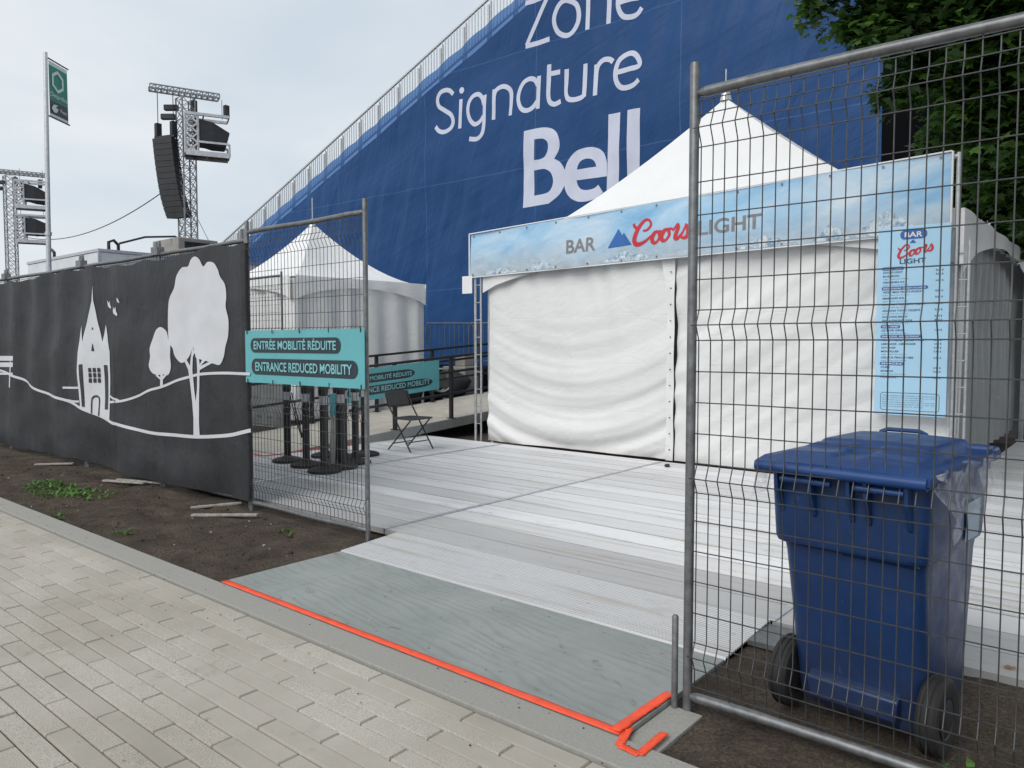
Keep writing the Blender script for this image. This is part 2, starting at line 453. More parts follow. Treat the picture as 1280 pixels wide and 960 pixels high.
def mat_soil():
    m, nt, b = new_mat('brown_soil')
    v = coord(nt)
    f = noise_tex(nt, v, 3.2, 8, .7)
    col = ramp(nt, f, [(.3, (.046,.036,.028)), (.5, (.080,.063,.049)), (.7, (.120,.096,.075))])
    p = ramp(nt, noise_tex(nt, v, 70, 4, .75), [(.33, (.45,.45,.45)), (.52, (1,1,1)), (.68, (1.7,1.65,1.55))])
    col = mixc(nt, 1.0, col, p, 'MULTIPLY')
    nt.links.new(col, b.inputs['Base Color']); b.inputs['Roughness'].default_value = .95
    b.inputs['Specular IOR Level'].default_value = .2
    n1 = bump(nt, b, noise_tex(nt, v, 22, 6, .75), .9, .03)
    bump(nt, b, noise_tex(nt, v, 120, 3, .7), .7, .006, n1)
    return m
M['soil'] = mat_soil()

def mat_floor():
    m, nt, b = new_mat('ridged_aluminium')
    at = N(nt, 'ShaderNodeAttribute'); at.attribute_name = 'tint'
    v = coord(nt)
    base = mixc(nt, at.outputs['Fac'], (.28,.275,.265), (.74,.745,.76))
    s1 = noise_tex(nt, coord(nt, (.35,9,1)), 1.6, 6, .6)
    col = mixc(nt, ramp(nt, s1, [(.52, (0,0,0)), (.70, (.55,.55,.55))]), base, (.37,.32,.25))
    s2 = noise_tex(nt, coord(nt, (1,2,1)), 1.8, 7, .7)
    col = mixc(nt, ramp(nt, s2, [(.58, (0,0,0)), (.75, (.4,.4,.4))]), col, (.27,.25,.23))
    s3 = noise_tex(nt, v, 12, 3, .5)
    col = mixc(nt, ramp(nt, s3, [(.70, (0,0,0)), (.78, (.55,.55,.55))]), col, (.22,.19,.16))
    nt.links.new(col, b.inputs['Base Color']); b.inputs['Metallic'].default_value = .35
    rr = ramp(nt, s2, [(.3, (.36,.36,.36)), (.7, (.6,.6,.6))])
    nt.links.new(rr, b.inputs['Roughness'])
    return m
M['floor'] = mat_floor()

def mat_ply():
    m, nt, b = new_mat('grey_painted_plywood')
    v = coord(nt, (.5,1.3,1), (0,0,.15))
    wv = N(nt, 'ShaderNodeTexWave'); wv.wave_type = 'BANDS'; wv.bands_direction = 'Y'; wv.inputs['Scale'].default_value = 4.2; wv.inputs['Distortion'].default_value = 16
    wv.inputs['Detail'].default_value = 3; wv.inputs['Detail Scale'].default_value = .55; nt.links.new(v, wv.inputs['Vector'])
    u = coord(nt)
    col = ramp(nt, noise_tex(nt, u, 2.2, 6, .6), [(.3, (.225,.250,.238)), (.7, (.30,.322,.308))])
    g = N(nt, 'ShaderNodeMath', operation='MULTIPLY'); nt.links.new(noise_tex(nt, u, 2.6, 4, .6), g.inputs[0]); nt.links.new(wv.outputs['Fac'], g.inputs[1])
    grain = ramp(nt, g.outputs[0], [(.30, (0,0,0)), (.60, (.36,.36,.36))])
    col = mixc(nt, grain, col, (.17,.175,.155))
    scf = ramp(nt, noise_tex(nt, coord(nt, (1,7,1), (0,0,.9)), 7, 5, .7, 1.2), [(.64, (0,0,0)), (.70, (.55,.55,.55))])
    col = mixc(nt, scf, col, (.42,.43,.41))
    mud = ramp(nt, noise_tex(nt, coord(nt, (1,2.2,1), (0,0,.5)), 5.5, 6, .7, .8), [(.60, (0,0,0)), (.72, (.8,.8,.8))])
    col = mixc(nt, mud, col, (.13,.115,.09))
    nt.links.new(col, b.inputs['Base Color']); b.inputs['Roughness'].default_value = .6
    bump(nt, b, wv.outputs['Fac'], .15, .004)
    return m
M['ply'] = mat_ply()
M['ply_raw'] = simple('beige_plywood_deck', (.42,.39,.33), .7, 0, .14, 4, .1, 40, dirt=((.22,.19,.15), .64, 6))
def scuffed(name, c, pale):
    m, nt, b = new_mat(name); v = coord(nt)
    col = ramp(nt, noise_tex(nt, v, 5, 6, .6), [(.3, tuple(x*.82 for x in c)), (.7, tuple(x*1.15 for x in c))])
    sc1 = ramp(nt, noise_tex(nt, coord(nt, (9,9,1.1), (.3,.2,0)), 5, 4, .7, .6), [(.66, (0,0,0)), (.70, (.5,.5,.5))])
    col = mixc(nt, sc1, col, pale)
    d = ramp(nt, noise_tex(nt, v, 4.5, 7, .7), [(.52, (0,0,0)), (.75, (.45,.45,.45))])
    col = mixc(nt, d, col, tuple(.5*x+.03 for x in c))
    sp = N(nt, 'ShaderNodeSeparateXYZ'); nt.links.new(v, sp.inputs[0])
    mr = N(nt, 'ShaderNodeMapRange'); mr.inputs['From Min'].default_value = .05; mr.inputs['From Max'].default_value = .45; mr.inputs['To Min'].default_value = .75; mr.inputs['To Max'].default_value = 0
    nt.links.new(sp.outputs['Z'], mr.inputs['Value'])
    mm = N(nt, 'ShaderNodeMath', operation='MULTIPLY'); nt.links.new(mr.outputs[0], mm.inputs[0]); nt.links.new(noise_tex(nt, v, 11, 6, .7), mm.inputs[1])
    col = mixc(nt, mm.outputs[0], col, (.06,.05,.04))
    nt.links.new(col, b.inputs['Base Color'])
    nt.links.new(ramp(nt, noise_tex(nt, v, 8, 5, .7), [(.3, (.30,.30,.30)), (.7, (.52,.52,.52))]), b.inputs['Roughness'])
    bump(nt, b, noise_tex(nt, v, 160, 3, .6), .07, .003); return m
M['bin'] = scuffed('blue_bin_plastic', (.006,.034,.122), (.04,.10,.22))
M['bin_lid'] = scuffed('blue_lid_plastic', (.009,.046,.168), (.07,.13,.28))
def mat_film():
    m, nt, b = new_mat('clear_plastic_film')
    b.inputs['Base Color'].default_value = (.75,.80,.88,1); b.inputs['Roughness'].default_value = .18
    f = noise_tex(nt, coord(nt, (6,1.5,1.5), (.4,.2,0)), 6, 5, .6, .8)
    n1 = bump(nt, b, f, .8, .03)
    tr = N(nt, 'ShaderNodeBsdfTransparent'); ms = N(nt, 'ShaderNodeMixShader')
    r = ramp(nt, f, [(.42, (.10,.10,.10)), (.72, (.42,.42,.42))])
    nt.links.new(r, ms.inputs[0]); nt.links.new(tr.outputs[0], ms.inputs[1]); nt.links.new(b.outputs[0], ms.inputs[2])
    nt.links.new(ms.outputs[0], nt.nodes['Material Output'].inputs['Surface']); return m
M['film'] = mat_film()

def mat_leaf(name, c1, c2, tr=.35):
    m, nt, b = new_mat(name)
    at = N(nt, 'ShaderNodeAttribute'); at.attribute_name = 'tint'
    nt.links.new(mixc(nt, at.outputs['Fac'], c1, c2), b.inputs['Base Color'])
    b.inputs['Roughness'].default_value = .5
    t = N(nt, 'ShaderNodeBsdfTranslucent'); nt.links.new(mixc(nt, at.outputs['Fac'], c1, c2), t.inputs['Color'])
    ms = N(nt, 'ShaderNodeMixShader'); ms.inputs[0].default_value = tr
    nt.links.new(b.outputs[0], ms.inputs[1]); nt.links.new(t.outputs[0], ms.inputs[2])
    nt.links.new(ms.outputs[0], nt.nodes['Material Output'].inputs['Surface']); return m
M['leaf'] = mat_leaf('maple_leaf', (.022,.064,.012), (.10,.21,.035))
M['grass'] = mat_leaf('grass_blade', (.05,.12,.02), (.13,.27,.05))

def set_tint(o, per_face):
    me = o.data; a = me.attributes.new('tint', 'FLOAT', 'FACE'); a.data.foreach_set('value', per_face)

# ------------------------------------------------------------------ the ground
g = MB(); g.grid(lambda u, v: (-260+400*u, -60+330*v, -.07), 4, 4)
ground = struct(g.build('ground', M['soil']))

_fr = random.Random(4)
FEET = [(_fr.uniform(-11,-4.7), _fr.uniform(2.55,3.65), _fr.uniform(0,PI)) for _ in range(46)]+[(_fr.uniform(-1.3,.6), _fr.uniform(2.45,3.7), _fr.uniform(0,PI)) for _ in range(10)]
def foot(x, y):
    d = 0.0
    for fx_, fy_, a in FEET:
        dx, dy = x-fx_, y-fy_
        if abs(dx) < .25 and abs(dy) < .25:
            u = (dx*math.cos(a)+dy*math.sin(a))/.14; w = (dy*math.cos(a)-dx*math.sin(a))/.055; q = u*u+w*w
            if q < 2.2: d += -.016*math.exp(-q*q)+.006*math.exp(-(q-1.35)**2*6)
    return d
def soil_z(x, y): return foot(x, y)-.030 + .022*fbm(x*1.3, y*1.3, 1.7, 5) + .006*fbm(x*9, y*9, 4.0, 3)
s = MB()
s.grid(lambda u, v: (-20+15.58*u, 2.40+1.62*v, soil_z(-20+15.58*u, 2.40+1.62*v) - (.0 if v < 1 else .05)), 420, 50)
s.grid(lambda u, v: (-1.495+5*u, 2.36+1.55*v, soil_z(-1.495+5*u, 2.36+1.55*v)+.018), 150, 52)
struct(s.build('soil', M['soil'], smooth=True, ang=180))

# pavers: rows along X, 9.3 cm wide, 57 cm long, half-lapped
p = MB(); tint = []
y = 2.228; row = 0
base = MB(); base.grid(lambda u, v: (-22+28*u, -4+6.235*v, -.012), 2, 2)
struct(base.build('paver_bed', M['sand']))
while y > -3.2:
    x0 = -3.2 - .57*40 + (.285 if row % 2 else 0) + random.uniform(-.01, .01)
    x = x0
    while x < 4.5:
        if x > -21.5 and not (y < .3 and x < -9):
            t = random.random(); t = (random.uniform(.05, .42) if t < .52 else random.uniform(.58, 1.0))
            L = .57; e = .0026; c = .005; h = random.uniform(-.002, .002)
            a0, a1, b0, b1 = x+e, x+L-e, y-.0927+e, y-e
            bb = len(p.v)
            p.v += [Vector(q) for q in ((a0,b0,-.01),(a1,b0,-.01),(a1,b1,-.01),(a0,b1,-.01),(a0+c,b0+c,h),(a1-c,b0+c,h),(a1-c,b1-c,h),(a0+c,b1-c,h))]
            for q in ((4,5,6,7),(0,1,5,4),(1,2,6,5),(2,3,7,6),(3,0,4,7)): p.f.append(tuple(bb+i for i in q)); p.m.append(0); tint.append(t)
        x += .57
    y -= .0927; row += 1
pv = struct(p.build('pavement', M['paver'])); set_tint(pv, tint)

k = MB()
xk = -21.0
while xk < 4:
    L = 4.02
    k.box(xk+.002, 2.240, -.1, xk+L-.002, 2.418, .010+random.uniform(-.001,.001)); xk += L
struct(k.build('kerb', M['kerb'], bevel=.004))

# aluminium floor: ridged planks running along X
f = MB(); ft = []
spans = [(-9.02,-7.205),(-7.195,-4.605),(-4.595,-1.492),(-1.482,1.6)]
for si, (xa, xb) in enumerate(spans):
    y = 3.90
    while y < (8.34 if si < 3 else 13.5):
        t = random.random()**.8
        wide = .30; n = 22 if y < 4.6 else 14
        ys = [(y+.006, -.004)]
        for i in range(n):
            pa = y+.006+(wide-.012)*i/n; pb = y+.006+(wide-.012)*(i+1)/n; d = pb-pa; hh = .009 if y < 4.4 else .0035
            ys += [(pa+d*.12, .040), (pa+d*.55, .040), (pa+d*.66, .040-hh), (pa+d*.98, .040-hh)]
        ys += [(y+wide-.0058, .040), (y+wide-.005, -.004)]
        b0 = len(f.v)
        for (yy, zz) in ys: f.v += [Vector((xa, yy, zz)), Vector((xb, yy, zz))]
        t = .62+.38*t; groove_shade = .42 if y < 4.4 else .82  # faces below ridge tops get a darker tint as painted groove shade
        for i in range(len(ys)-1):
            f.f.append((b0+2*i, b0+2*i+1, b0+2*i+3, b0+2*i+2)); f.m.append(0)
            ft.append(t if i % 4 == 1 else t*groove_shade)
    
        y += wide
# sloping lip in front of the opening
b0 = len(f.v); n = 26; ys = [(3.345, .004)]
for i in range(n):
    pa = 3.35+.54*i/n; d = .54/n; zz = .008+.029*(i/n)
    ys += [(pa+d*.1, zz+.009), (pa+d*.55, zz+.009), (pa+d*.66, zz), (pa+d*.98, zz)]
ys += [(3.892, .044), (3.894, 0)]
for (yy, zz) in ys: f.v += [Vector((-4.42, yy, zz)), Vector((-1.49, yy, zz))]
for i in range(len(ys)-1): f.f.append((b0+2*i, b0+2*i+1, b0+2*i+3, b0+2*i+2)); f.m.append(0); ft.append(1.0 if i % 4 == 1 else .42)  # lip grooves tinted darker too, shade between ridges put into the colour
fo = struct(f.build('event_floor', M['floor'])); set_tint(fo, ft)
j = MB()
for xj in (-7.2, -4.6, -1.487): j.box(xj-.022, 3.9, .041, xj+.022, 8.32, .0465)
struct(j.build('floor_joint_strip', M['alu_frame'], bevel=.002))
st = MB(); st.box(-1.49, 3.60, .004, -1.28, 3.88, .03); struct(st.build('floor_edge_plate', M['galv']))

# ------------------------------------------------------------------ plywood, tape
pl = MB(); pl.box(-4.41, 2.425, -.03, -3.9705, 3.335, .014); pl.box(-3.97, 2.425, -.03, -1.49, 3.335, .014)
plyo = tag(pl.build('plywood_sheet', M['ply'], bevel=.003), 'grey green painted plywood laid between the kerb and the ridged metal floor', 'plywood')
rs = random.Random(3)
for i in range(16):
    q = MB(); sx_, sy_ = -4.33+i*.186+rs.uniform(-.02,.02), (2.52 if i % 2 else 3.27)+rs.uniform(-.02,.02)
    q.lathe((sx_, sy_, .0145), [(.006,0),(.0055,.0012),(.002,.0006)], 8); q.build('screw', M['clamp'], plyo)
pl2 = MB(); pl2.box(-1.485, 2.34, -.04, -1.34, 2.80, -.004)
tag(pl2.build('plywood_offcut', M['kerb'], bevel=.003), 'small grey offcut lying on the soil by the orange tape corner', 'board')
def ribbon(mb, pts, w, z, wob=.004):
    n = 14
    for (a, b) in zip(pts[:-1], pts[1:]):
        a, b = Vector(a), Vector(b); d = (b-a).normalized(); nn = Vector((-d.y, d.x))*w/2
        def fn(u, v, a=a, b=b, nn=nn):
            q = a+(b-a)*u + nn*(2*v-1)*(1+.06*nz(u*9, a.x)); return (q.x, q.y, z + wob*abs(nz(u*17+a.x, v*2, a.y)))
        mb.grid(fn, n*3, 3)
t = MB(); ribbon(t, [(-4.40,2.437),(-1.50,2.437)], .045, .0165)
tag(t.build('floor_tape', M['orange'], smooth=True, solid=.002), 'long bright orange tape along the kerb edge of the grey plywood', 'tape', 'orange tapes on the plywood')
t = MB(); ribbon(t, [(-1.522,2.43),(-1.512,2.85)], .045, .021, .008)
tag(t.build('floor_tape', M['orange'], smooth=True, solid=.002), 'short orange tape from the plywood corner towards the steel fence pin', 'tape', 'orange tapes on the plywood')
t = MB(); ribbon(t, [(-1.50,2.50),(-1.46,2.36),(-1.37,2.35),(-1.375,2.55)], .034, .013, .006)
tag(t.build('floor_tape', M['orange'], smooth=True, solid=.002), 'crumpled U-shaped orange tape stuck on the small grey offcut', 'tape', 'orange tapes on the plywood')

# ------------------------------------------------------------------ fence panels
POSTZ = [2.455,2.40,2.345,2.275,2.14,2.01,1.88,1.755,1.635,1.575,1.515,1.39,1.265,1.14,1.02,.96,.90,.785,.66,.535,.405,.285,.23,.175,.10]
FOLDS = [2.345, 1.575, .96, .23]
def fold_y(z):
    for fz in FOLDS:
        d = abs(z-fz)
        if d < .062: return -.028*(1-d/.062)
    return 0.0
def fence_panel(x0, x1, y, label, top=2.487, low=.055, tip=2.607, rail_r=.021, post_r=.0195, pitch=.05, base=None, dz=0.0):
    t = thing('mesh_fence', label, 'fence', (x0, y, 0), 0, 'steel mesh fence panels')
    w = MB()
    n = int((x1-x0-.05)/pitch)
    zs = sorted(set([z for z in POSTZ] + [fz+s for fz in FOLDS for s in (-.062, 0, .062)]), reverse=True)
    zs = [z for z in zs if z > low-.0]
    for i in range(n+1):
        x = x0+.03+i*pitch
        jx = .004*nz(i*.7, y)
        pts = [(x+jx, y+fold_y(z), z+dz) for z in zs]
        if i % 4 == 3: pts = [(x, y, top+dz)] + pts + [(x, y, low+dz)]
        w.tube(pts, .0025, 5, caps=False)
    for z in POSTZ:
        pts = [(x0+.01+(x1-x0-.02)*k/10, y+fold_y(z)-.004, z+dz+.002*nz(k*.9, z*3)) for k in range(11)]
        w.tube(pts, .0025, 5, caps=False)
    w.build('wire_mesh', M['wire'], t, smooth=True)
    for x, r in ((x0, post_r), (x1, post_r)):
        q = MB(); q.tube([(x, y, -.05+dz), (x, y, tip-.012+dz), (x, y, tip+dz)], [r, r, r*.9], 12)
        q.build('post', M['galv'], t, smooth=True)
    for z in (top, low):
        q = MB(); q.tube([(x0+.015, y, z+dz), (x0+.05, y, z+dz)], [rail_r*.62, rail_r], 12)
        q.tube([(x0+.05, y, z+dz)]+[(x0+(x1-x0)*k/8, y, z+dz+.004*math.sin(k)) for k in range(1, 8)]+[(x1-.04, y, z+dz), (x1-.015, y, z+dz)], [rail_r]*8+[rail_r, rail_r*.6], 12)
        q.build('rail', M['galv'], t, smooth=True)
    return t
fence_panel(-1.414, 1.02, 2.81, 'large grey mesh fence panel standing in front of the blue wheeled bin')
gate = fence_panel(-6.25, -4.60, 3.745, 'narrow mesh fence panel carrying the teal entrance sign at the opening', top=2.50, tip=2.60)
fx = [-15.5, -12.78, -10.06, -8.06, -6.32]
lb = ['mesh fence panel behind the banner part with the bench end', 'mesh fence panel behind the banner part left of the castle tower',
      'mesh fence panel behind the banner part with the castle tower', 'mesh fence panel behind the banner part with the two white trees']
for (a, b), l in zip(zip(fx[:-1], fx[1:]), lb): fence_panel(a+.03, b-.03, 3.79, l, top=2.44, tip=2.55)
back = fence_panel(-13.6, -11.15, 7.3, 'distant mesh fence panel with grey scrim in front of the small tent', top=2.62, tip=2.69, dz=.02)
sc = MB(); sc.grid(lambda u, v: (-13.25+2.1*u, 7.27+.02*math.sin(u*40), .12+1.15*v), 60, 8)
sc.build('grey_scrim', simple('grey_scrim', (.16,.17,.175), .8, 0, .25, 3, .2, 40), back, smooth=True)
for i, x in enumerate(fx[1:4]):
    c = MB(); c.box(x-.07, 3.745, 2.43, x+.07, 3.83, 2.52); c.tube([(x-.03,3.79,2.5),(x-.03,3.79,2.58)], .018, 8); c.tube([(x+.03,3.79,2.5),(x+.03,3.79,2.585)], .018, 8)
    tag(c.build('fence_clamp', M['clamp'], bevel=.006), ['rusty clamp joining rails above the left end of the banner', 'rusty clamp joining rails above the castle tower print', 'rusty clamp joining rails left of the big tree print'][i], 'clamp', 'clamps on the fence posts')
c = MB(); c.tube([(-6.72,3.98,-.05),(-6.72,3.98,2.60)], .02, 10); c.tube([(-6.72,3.98,2.3),(-6.34,3.80,2.42)], .015, 8)
tag(c.build('brace_post', M['galv'], smooth=True), 'single grey brace post rising behind the banner above the big tree', 'post')
for (x, y, h, l) in ((-1.462, 2.79, .385, 'thin steel pin driven in the soil beside the plywood corner'), (-4.565, 3.72, .30, 'thin steel pin beside the post of the entrance sign fence')):
    c = MB(); c.tube([(x, y, -.08), (x, y, h-.006), (x, y, h)], [.0135, .0135, .010], 10)
    tag(c.build('steel_pin', M['galv'], smooth=True), l, 'pin', 'steel pins by the fence posts')
for (a, b, w, l) in (((-8.85,3.50),(-8.25,3.68),.05,'weathered wooden strip lying under the banner below the castle tower'),
                     ((-8.80,3.62),(-8.10,3.80),.04,'thinner wooden strip tucked under the banner hem below the castle'),
                     ((-6.75,3.42),(-6.52,3.80),.05,'wooden strip sticking out under the big tree of the banner'),
                     ((-6.45,3.28),(-5.95,3.62),.05,'split wooden strip at the banner corner near the entrance sign'),
                     ((-10.7,3.42),(-10.3,3.72),.05,'small wooden strip at the far end of the soil under the banner')):
    c = MB(); c.bar((a[0],a[1],-.012), (b[0],b[1],.004), w, .018)
    tag(c.build('wooden_strip', M['wood_strip'], bevel=.003), l, 'strip', 'wooden strips under the fence')
wb = MB(); wb.box(-.015, -.02, .03, .015, .02, .12)

# ------------------------------------------------------------------ charcoal banner with white drawing
BY = 3.735
def banner_y(x, z):
    d = .020*math.sin(x*7.3+.6*math.sin(z*2.1)+1.4*nz(x*.6, z*.5)) * (.35+.65*nz(x*.35, 7.7)**2*4 if x > -9 else 1)
    d = max(-.03, min(.03, d))
    d += .035*fbm(x*.9, z*1.2, 2.2, 3)*.6
    low = max(0, .7-z); d += low*.10*nz(x*1.1, z*2.0, 5.0)
    return BY - .03 + d
def banner_top(x): return 2.40 + .012*math.sin(x*9) - .02*abs(math.sin(x*2.3))
X0, X1 = -16.2, -6.265
bn = MB()
def bfn(u, v):
    x = X0+(X1-X0)*u; z = .06+.02*math.sin(x*1.7)+v*(banner_top(x)-.06)
    return (x, banner_y(x, z), z)
bn.grid(bfn, 330, 64)
def wrap(u, v):
    z = .06+.02*math.sin(X1*1.7)+v*(banner_top(X1)-.06); a = u*PI*.9
    y0 = banner_y(X1, z)
    return (X1+.045*math.sin(a), y0+.05*(1-math.cos(a))*.5*1.4, z)
bn.grid(wrap, 8, 64)
banner = tag(bn.build('fence_banner', M['black_banner'], smooth=True, ang=180), 'long charcoal mesh banner with white castle and tree drawing on the fence', 'banner')
def zb(x, y):   # zoom pixels of the drawing (left part of the photo) -> metres on the banner
    px, py = 80+x*240/886, 300+y*240/886
    f = 950.; a = (px-640)/f; b = (py-480)/f
    pt = math.atan(50/950); yw = R(50); cp, sp = math.cos(pt), math.sin(pt)
    fh = (-math.cos(yw), math.sin(yw)); rt = (math.sin(yw), math.cos(yw))
    d = (fh[0]*cp+rt[0]*a-fh[0]*sp*b, fh[1]*cp+rt[1]*a-fh[1]*sp*b, -sp-cp*b)
    k = 3.705/d[1]; return (d[0]*k, 1.5+d[2]*k)
def zl(pts): return [zb(*q) for q in pts]
WP = M['white_print']; DK = M['black_banner']
def bprint(name, ms, mat=WP, eps=.005): return print_on(name, ms, banner_y, mat, banner, eps, .06)
big = smooth_path(zl([(533,565),(508,535),(500,500),(484,470),(480,390),(482,300),(490,262),(510,220),(520,165),(545,128),(575,122),(590,92),(610,77),(630,88),(648,122),(665,102),(690,105),(708,135),(718,170),(738,205),(746,260),(745,310),(758,370),(757,440),(745,490),(738,540),(722,575),(700,572),(672,560),(640,550),(622,545),(612,520),(600,495),(586,530),(560,560)]), 5, True)
bprint('tree_print', [fill_loops([big])])
sm = smooth_path(zl([(462,620),(430,622),(405,610),(392,580),(398,540),(395,500),(410,455),(425,418),(445,402),(462,408),(475,425),(482,460),(490,490),(488,540),(490,590),(480,622)]), 5, True)
bprint('tree_print', [fill_loops([sm])])
trunk = [fill_loops([zl([(604,910),(606,820),(600,745),(588,660),(578,600),(556,560),(566,552),(588,580),(596,500),(604,498),(602,600),(610,690),(618,745),(624,690),(628,600),(624,545),(634,540),(640,575),(652,548),(664,556),(643,582),(690,556),(694,566),(640,600),(634,700),(632,800),(633,910)])]),
         stroke(zl([(598,540),(606,520),(618,505)]), .035)]
bprint('trunk_print', trunk)
bprint('trunk_print', [fill_loops([zl([(445,672),(446,645),(424,625),(432,620),(446,634),(446,600),(457,600),(457,628),(470,615),(476,620),(457,645),(457,672)])])])
hills = [stroke(zl([(-300,600),(-200,640),(-100,700),(0,735),(100,782),(200,830),(290,862),(390,888),(500,900),(600,907),(700,906),(780,898),(866,878)]), .034),
         stroke(zl([(213,748),(270,742),(330,722),(390,695),(450,678),(520,648),(590,630),(650,618),(740,614),(866,618)]), .026),
         stroke(zl([(0,681),(40,682),(76,681)]), .026), stroke(zl([(0,735),(40,744),(78,745)]), .026), stroke(zl([(213,720),(235,732),(255,741)]), .024)]
bprint('hill_line_print', hills)
castle = [fill_loops([zl([(84,770),(66,600),(67,520),(84,395),(88,430),(94,470),(115,380),(133,280),(135,210),(139,280),(158,390),(175,470),(180,440),(186,390),(210,515),(214,830),(160,818)])])]
bprint('castle_print', castle)
wins = [fill_loops([zl([(78,575),(97,572),(105,770),(94,768)])]), fill_loops([zl([(178,577),(196,577),(202,782),(184,782)])]),
        fill_loops([zl([(135,512),(140,475),(145,512)])]), fill_loops([zl([(136,413),(139,400),(142,413)])])]
for cx in (126, 142, 158):
    for cy in (600, 624, 648): wins.append(fill_loops([zl([(cx-5,cy-10),(cx+5,cy-10),(cx+5,cy+10),(cx-5,cy+10)])]))
wins.append(stroke(zl([(131,800),(130,740),(136,724),(145,720),(154,726),(157,745),(157,812)]), .022))
bprint('castle_window_pattern', wins, DK, .010)
def bird(x, y, s): return fill_loops([zl([(x-10*s,y-20*s),(x-2*s,y-6*s),(x+3*s,y-16*s),(x+5*s,y),(x+11*s,y+14*s),(x+8*s,y+20*s),(x-6*s,y+10*s),(x-8*s,y-2*s)])])
bprint('bird_print', [bird(201,297,1.0), bird(252,278,.65), bird(235,327,1.2)])
bench = [fill_loops([zl([(-330,535),(-228,535),(-228,557),(-330,557)])]), fill_loops([zl([(-330,565),(-228,565),(-228,586),(-330,586)])]), fill_loops([zl([(-330,612),(-228,612),(-228,622),(-330,622)])]), fill_loops([zl([(-246,560),(-239,560),(-239,680),(-246,680)])])]
bprint('bench_print', bench)

# ------------------------------------------------------------------ teal entrance signs
def teal_sign(name, label, x0, x1, z0, z1, y, boxes):
    t = thing(name, label, 'sign', ((x0+x1)/2, y, z0), 0, 'teal entrance signs')
    b = MB(); b.grid(lambda u, v: (x0+(x1-x0)*u, y+.006*math.sin(u*6), z0+(z1-z0)*v), 24, 4); b.build('sign_board', M['teal'], t, solid=.006)
    fy = lambda x, z: y+.006*math.sin((x-x0)/(x1-x0)*6)-.003
    for (pa, za, pb, zb_, ta, tza, tb, tzb, txt) in boxes:
        print_on('label_band', [fill_loops([rounded(pa, za, pb, zb_, (zb_-za)*.48)])], fy, M['navy_print'], t, .004, .1)
        print_on('lettering', [text_mesh(txt, (ta, tza, tb, tzb), .016, 1.0)], fy, M['teal_print'], t, .008, .1)
    for i in range(5):
        x = x0+.04+(x1-x0-.08)*i/4
        for zz in (z0+.01, z1-.01):
            z = MB(); z.bar((x, y-.008, zz-.018), (x+.004, y-.012, zz+.022), .006); z.build('cable_tie', M['black_plastic'], t)
    return t
teal_sign('entrance_sign', 'teal ENTRANCE REDUCED MOBILITY sign tied to the mesh fence', -6.23, -4.56, 1.158, 1.618, 3.70,
    [(-6.14,1.425,-4.84,1.552,-6.085,1.452,-4.895,1.545,'ENTRÉE MOBILITÉ RÉDUITE'), (-6.13,1.232,-4.635,1.372,-6.065,1.262,-4.70,1.342,'ENTRANCE REDUCED MOBILITY')])

# ------------------------------------------------------------------ wooden access ramp with railings
RX0, RX1 = -10.8, -8.85
def rz_(y): return .02+.0695*(y-5.5)
ra = thing('access_ramp', 'beige plywood access ramp rising beside the white bar tent', 'ramp', (-9.8, 5.5, 0))
d = MB()
for i in range(6):
    ya = 5.5+i*1.25; yb = ya+1.243
    for xa, xb in ((RX0, -9.83), (-9.825, RX1)):
        d.v += []; b0 = len(d.v)
        d.v += [Vector(q) for q in ((xa,ya,rz_(ya)-.02),(xb,ya,rz_(ya)-.02),(xb,yb,rz_(yb)-.02),(xa,yb,rz_(yb)-.02),(xa,ya,rz_(ya)),(xb,ya,rz_(ya)),(xb,yb,rz_(yb)),(xa,yb,rz_(yb)))]
        for q in ((0,3,2,1),(4,5,6,7),(0,1,5,4),(1,2,6,5),(2,3,7,6),(3,0,4,7)): d.f.append(tuple(b0+i2 for i2 in q)); d.m.append(0)
d.build('deck', M['ply_raw'], ra)
d = MB()
for xx in (RX0-.03, RX1+.002):
    d.face([(xx,6.2,.0),(xx,7.5,.02),(xx,13,.38),(xx,13,rz_(13)+.004),(xx,5.6,rz_(5.6)+.004),(xx,5.6,.0)])
    d.face([(xx+.03,6.2,.0),(xx+.03,5.6,.0),(xx+.03,5.6,rz_(5.6)+.004),(xx+.03,13,rz_(13)+.004),(xx+.03,13,.38),(xx+.03,7.5,.02)])
    d.face([(xx,5.6,rz_(5.6)+.004),(xx,13,rz_(13)+.004),(xx+.03,13,rz_(13)+.004),(xx+.03,5.6,rz_(5.6)+.004)])
d.build('fascia', simple('grey_fascia', (.24,.245,.235), .7, 0, .15, 4), ra)
for xx, ys_ in ((RX1-.02, [7.77, 9.0, 10.4, 11.8]), (RX0+.03, [6.25, 7.6, 9.0, 10.4, 11.8])):
    for yy in ys_:
        q = MB(); q.box(xx-.03, yy-.025, rz_(yy), xx+.03, yy+.025, rz_(yy)+1.03); q.box(xx-.06, yy-.05, rz_(yy)+.002, xx+.06, yy+.05, rz_(yy)+.012)
        q.build('railing_post', M['black_metal'], ra, bevel=.003)
    q = MB()
    ye = ys_[0]-.9 if xx > -9.5 else ys_[0]-.1
    for h in (.42, .78, 1.03): q.bar((xx+.035, ye, rz_(ye)+h), (xx+.035, 12.6, rz_(12.6)+h), .035, .04)
    q.build('handrail', M['black_metal'], ra, bevel=.003)
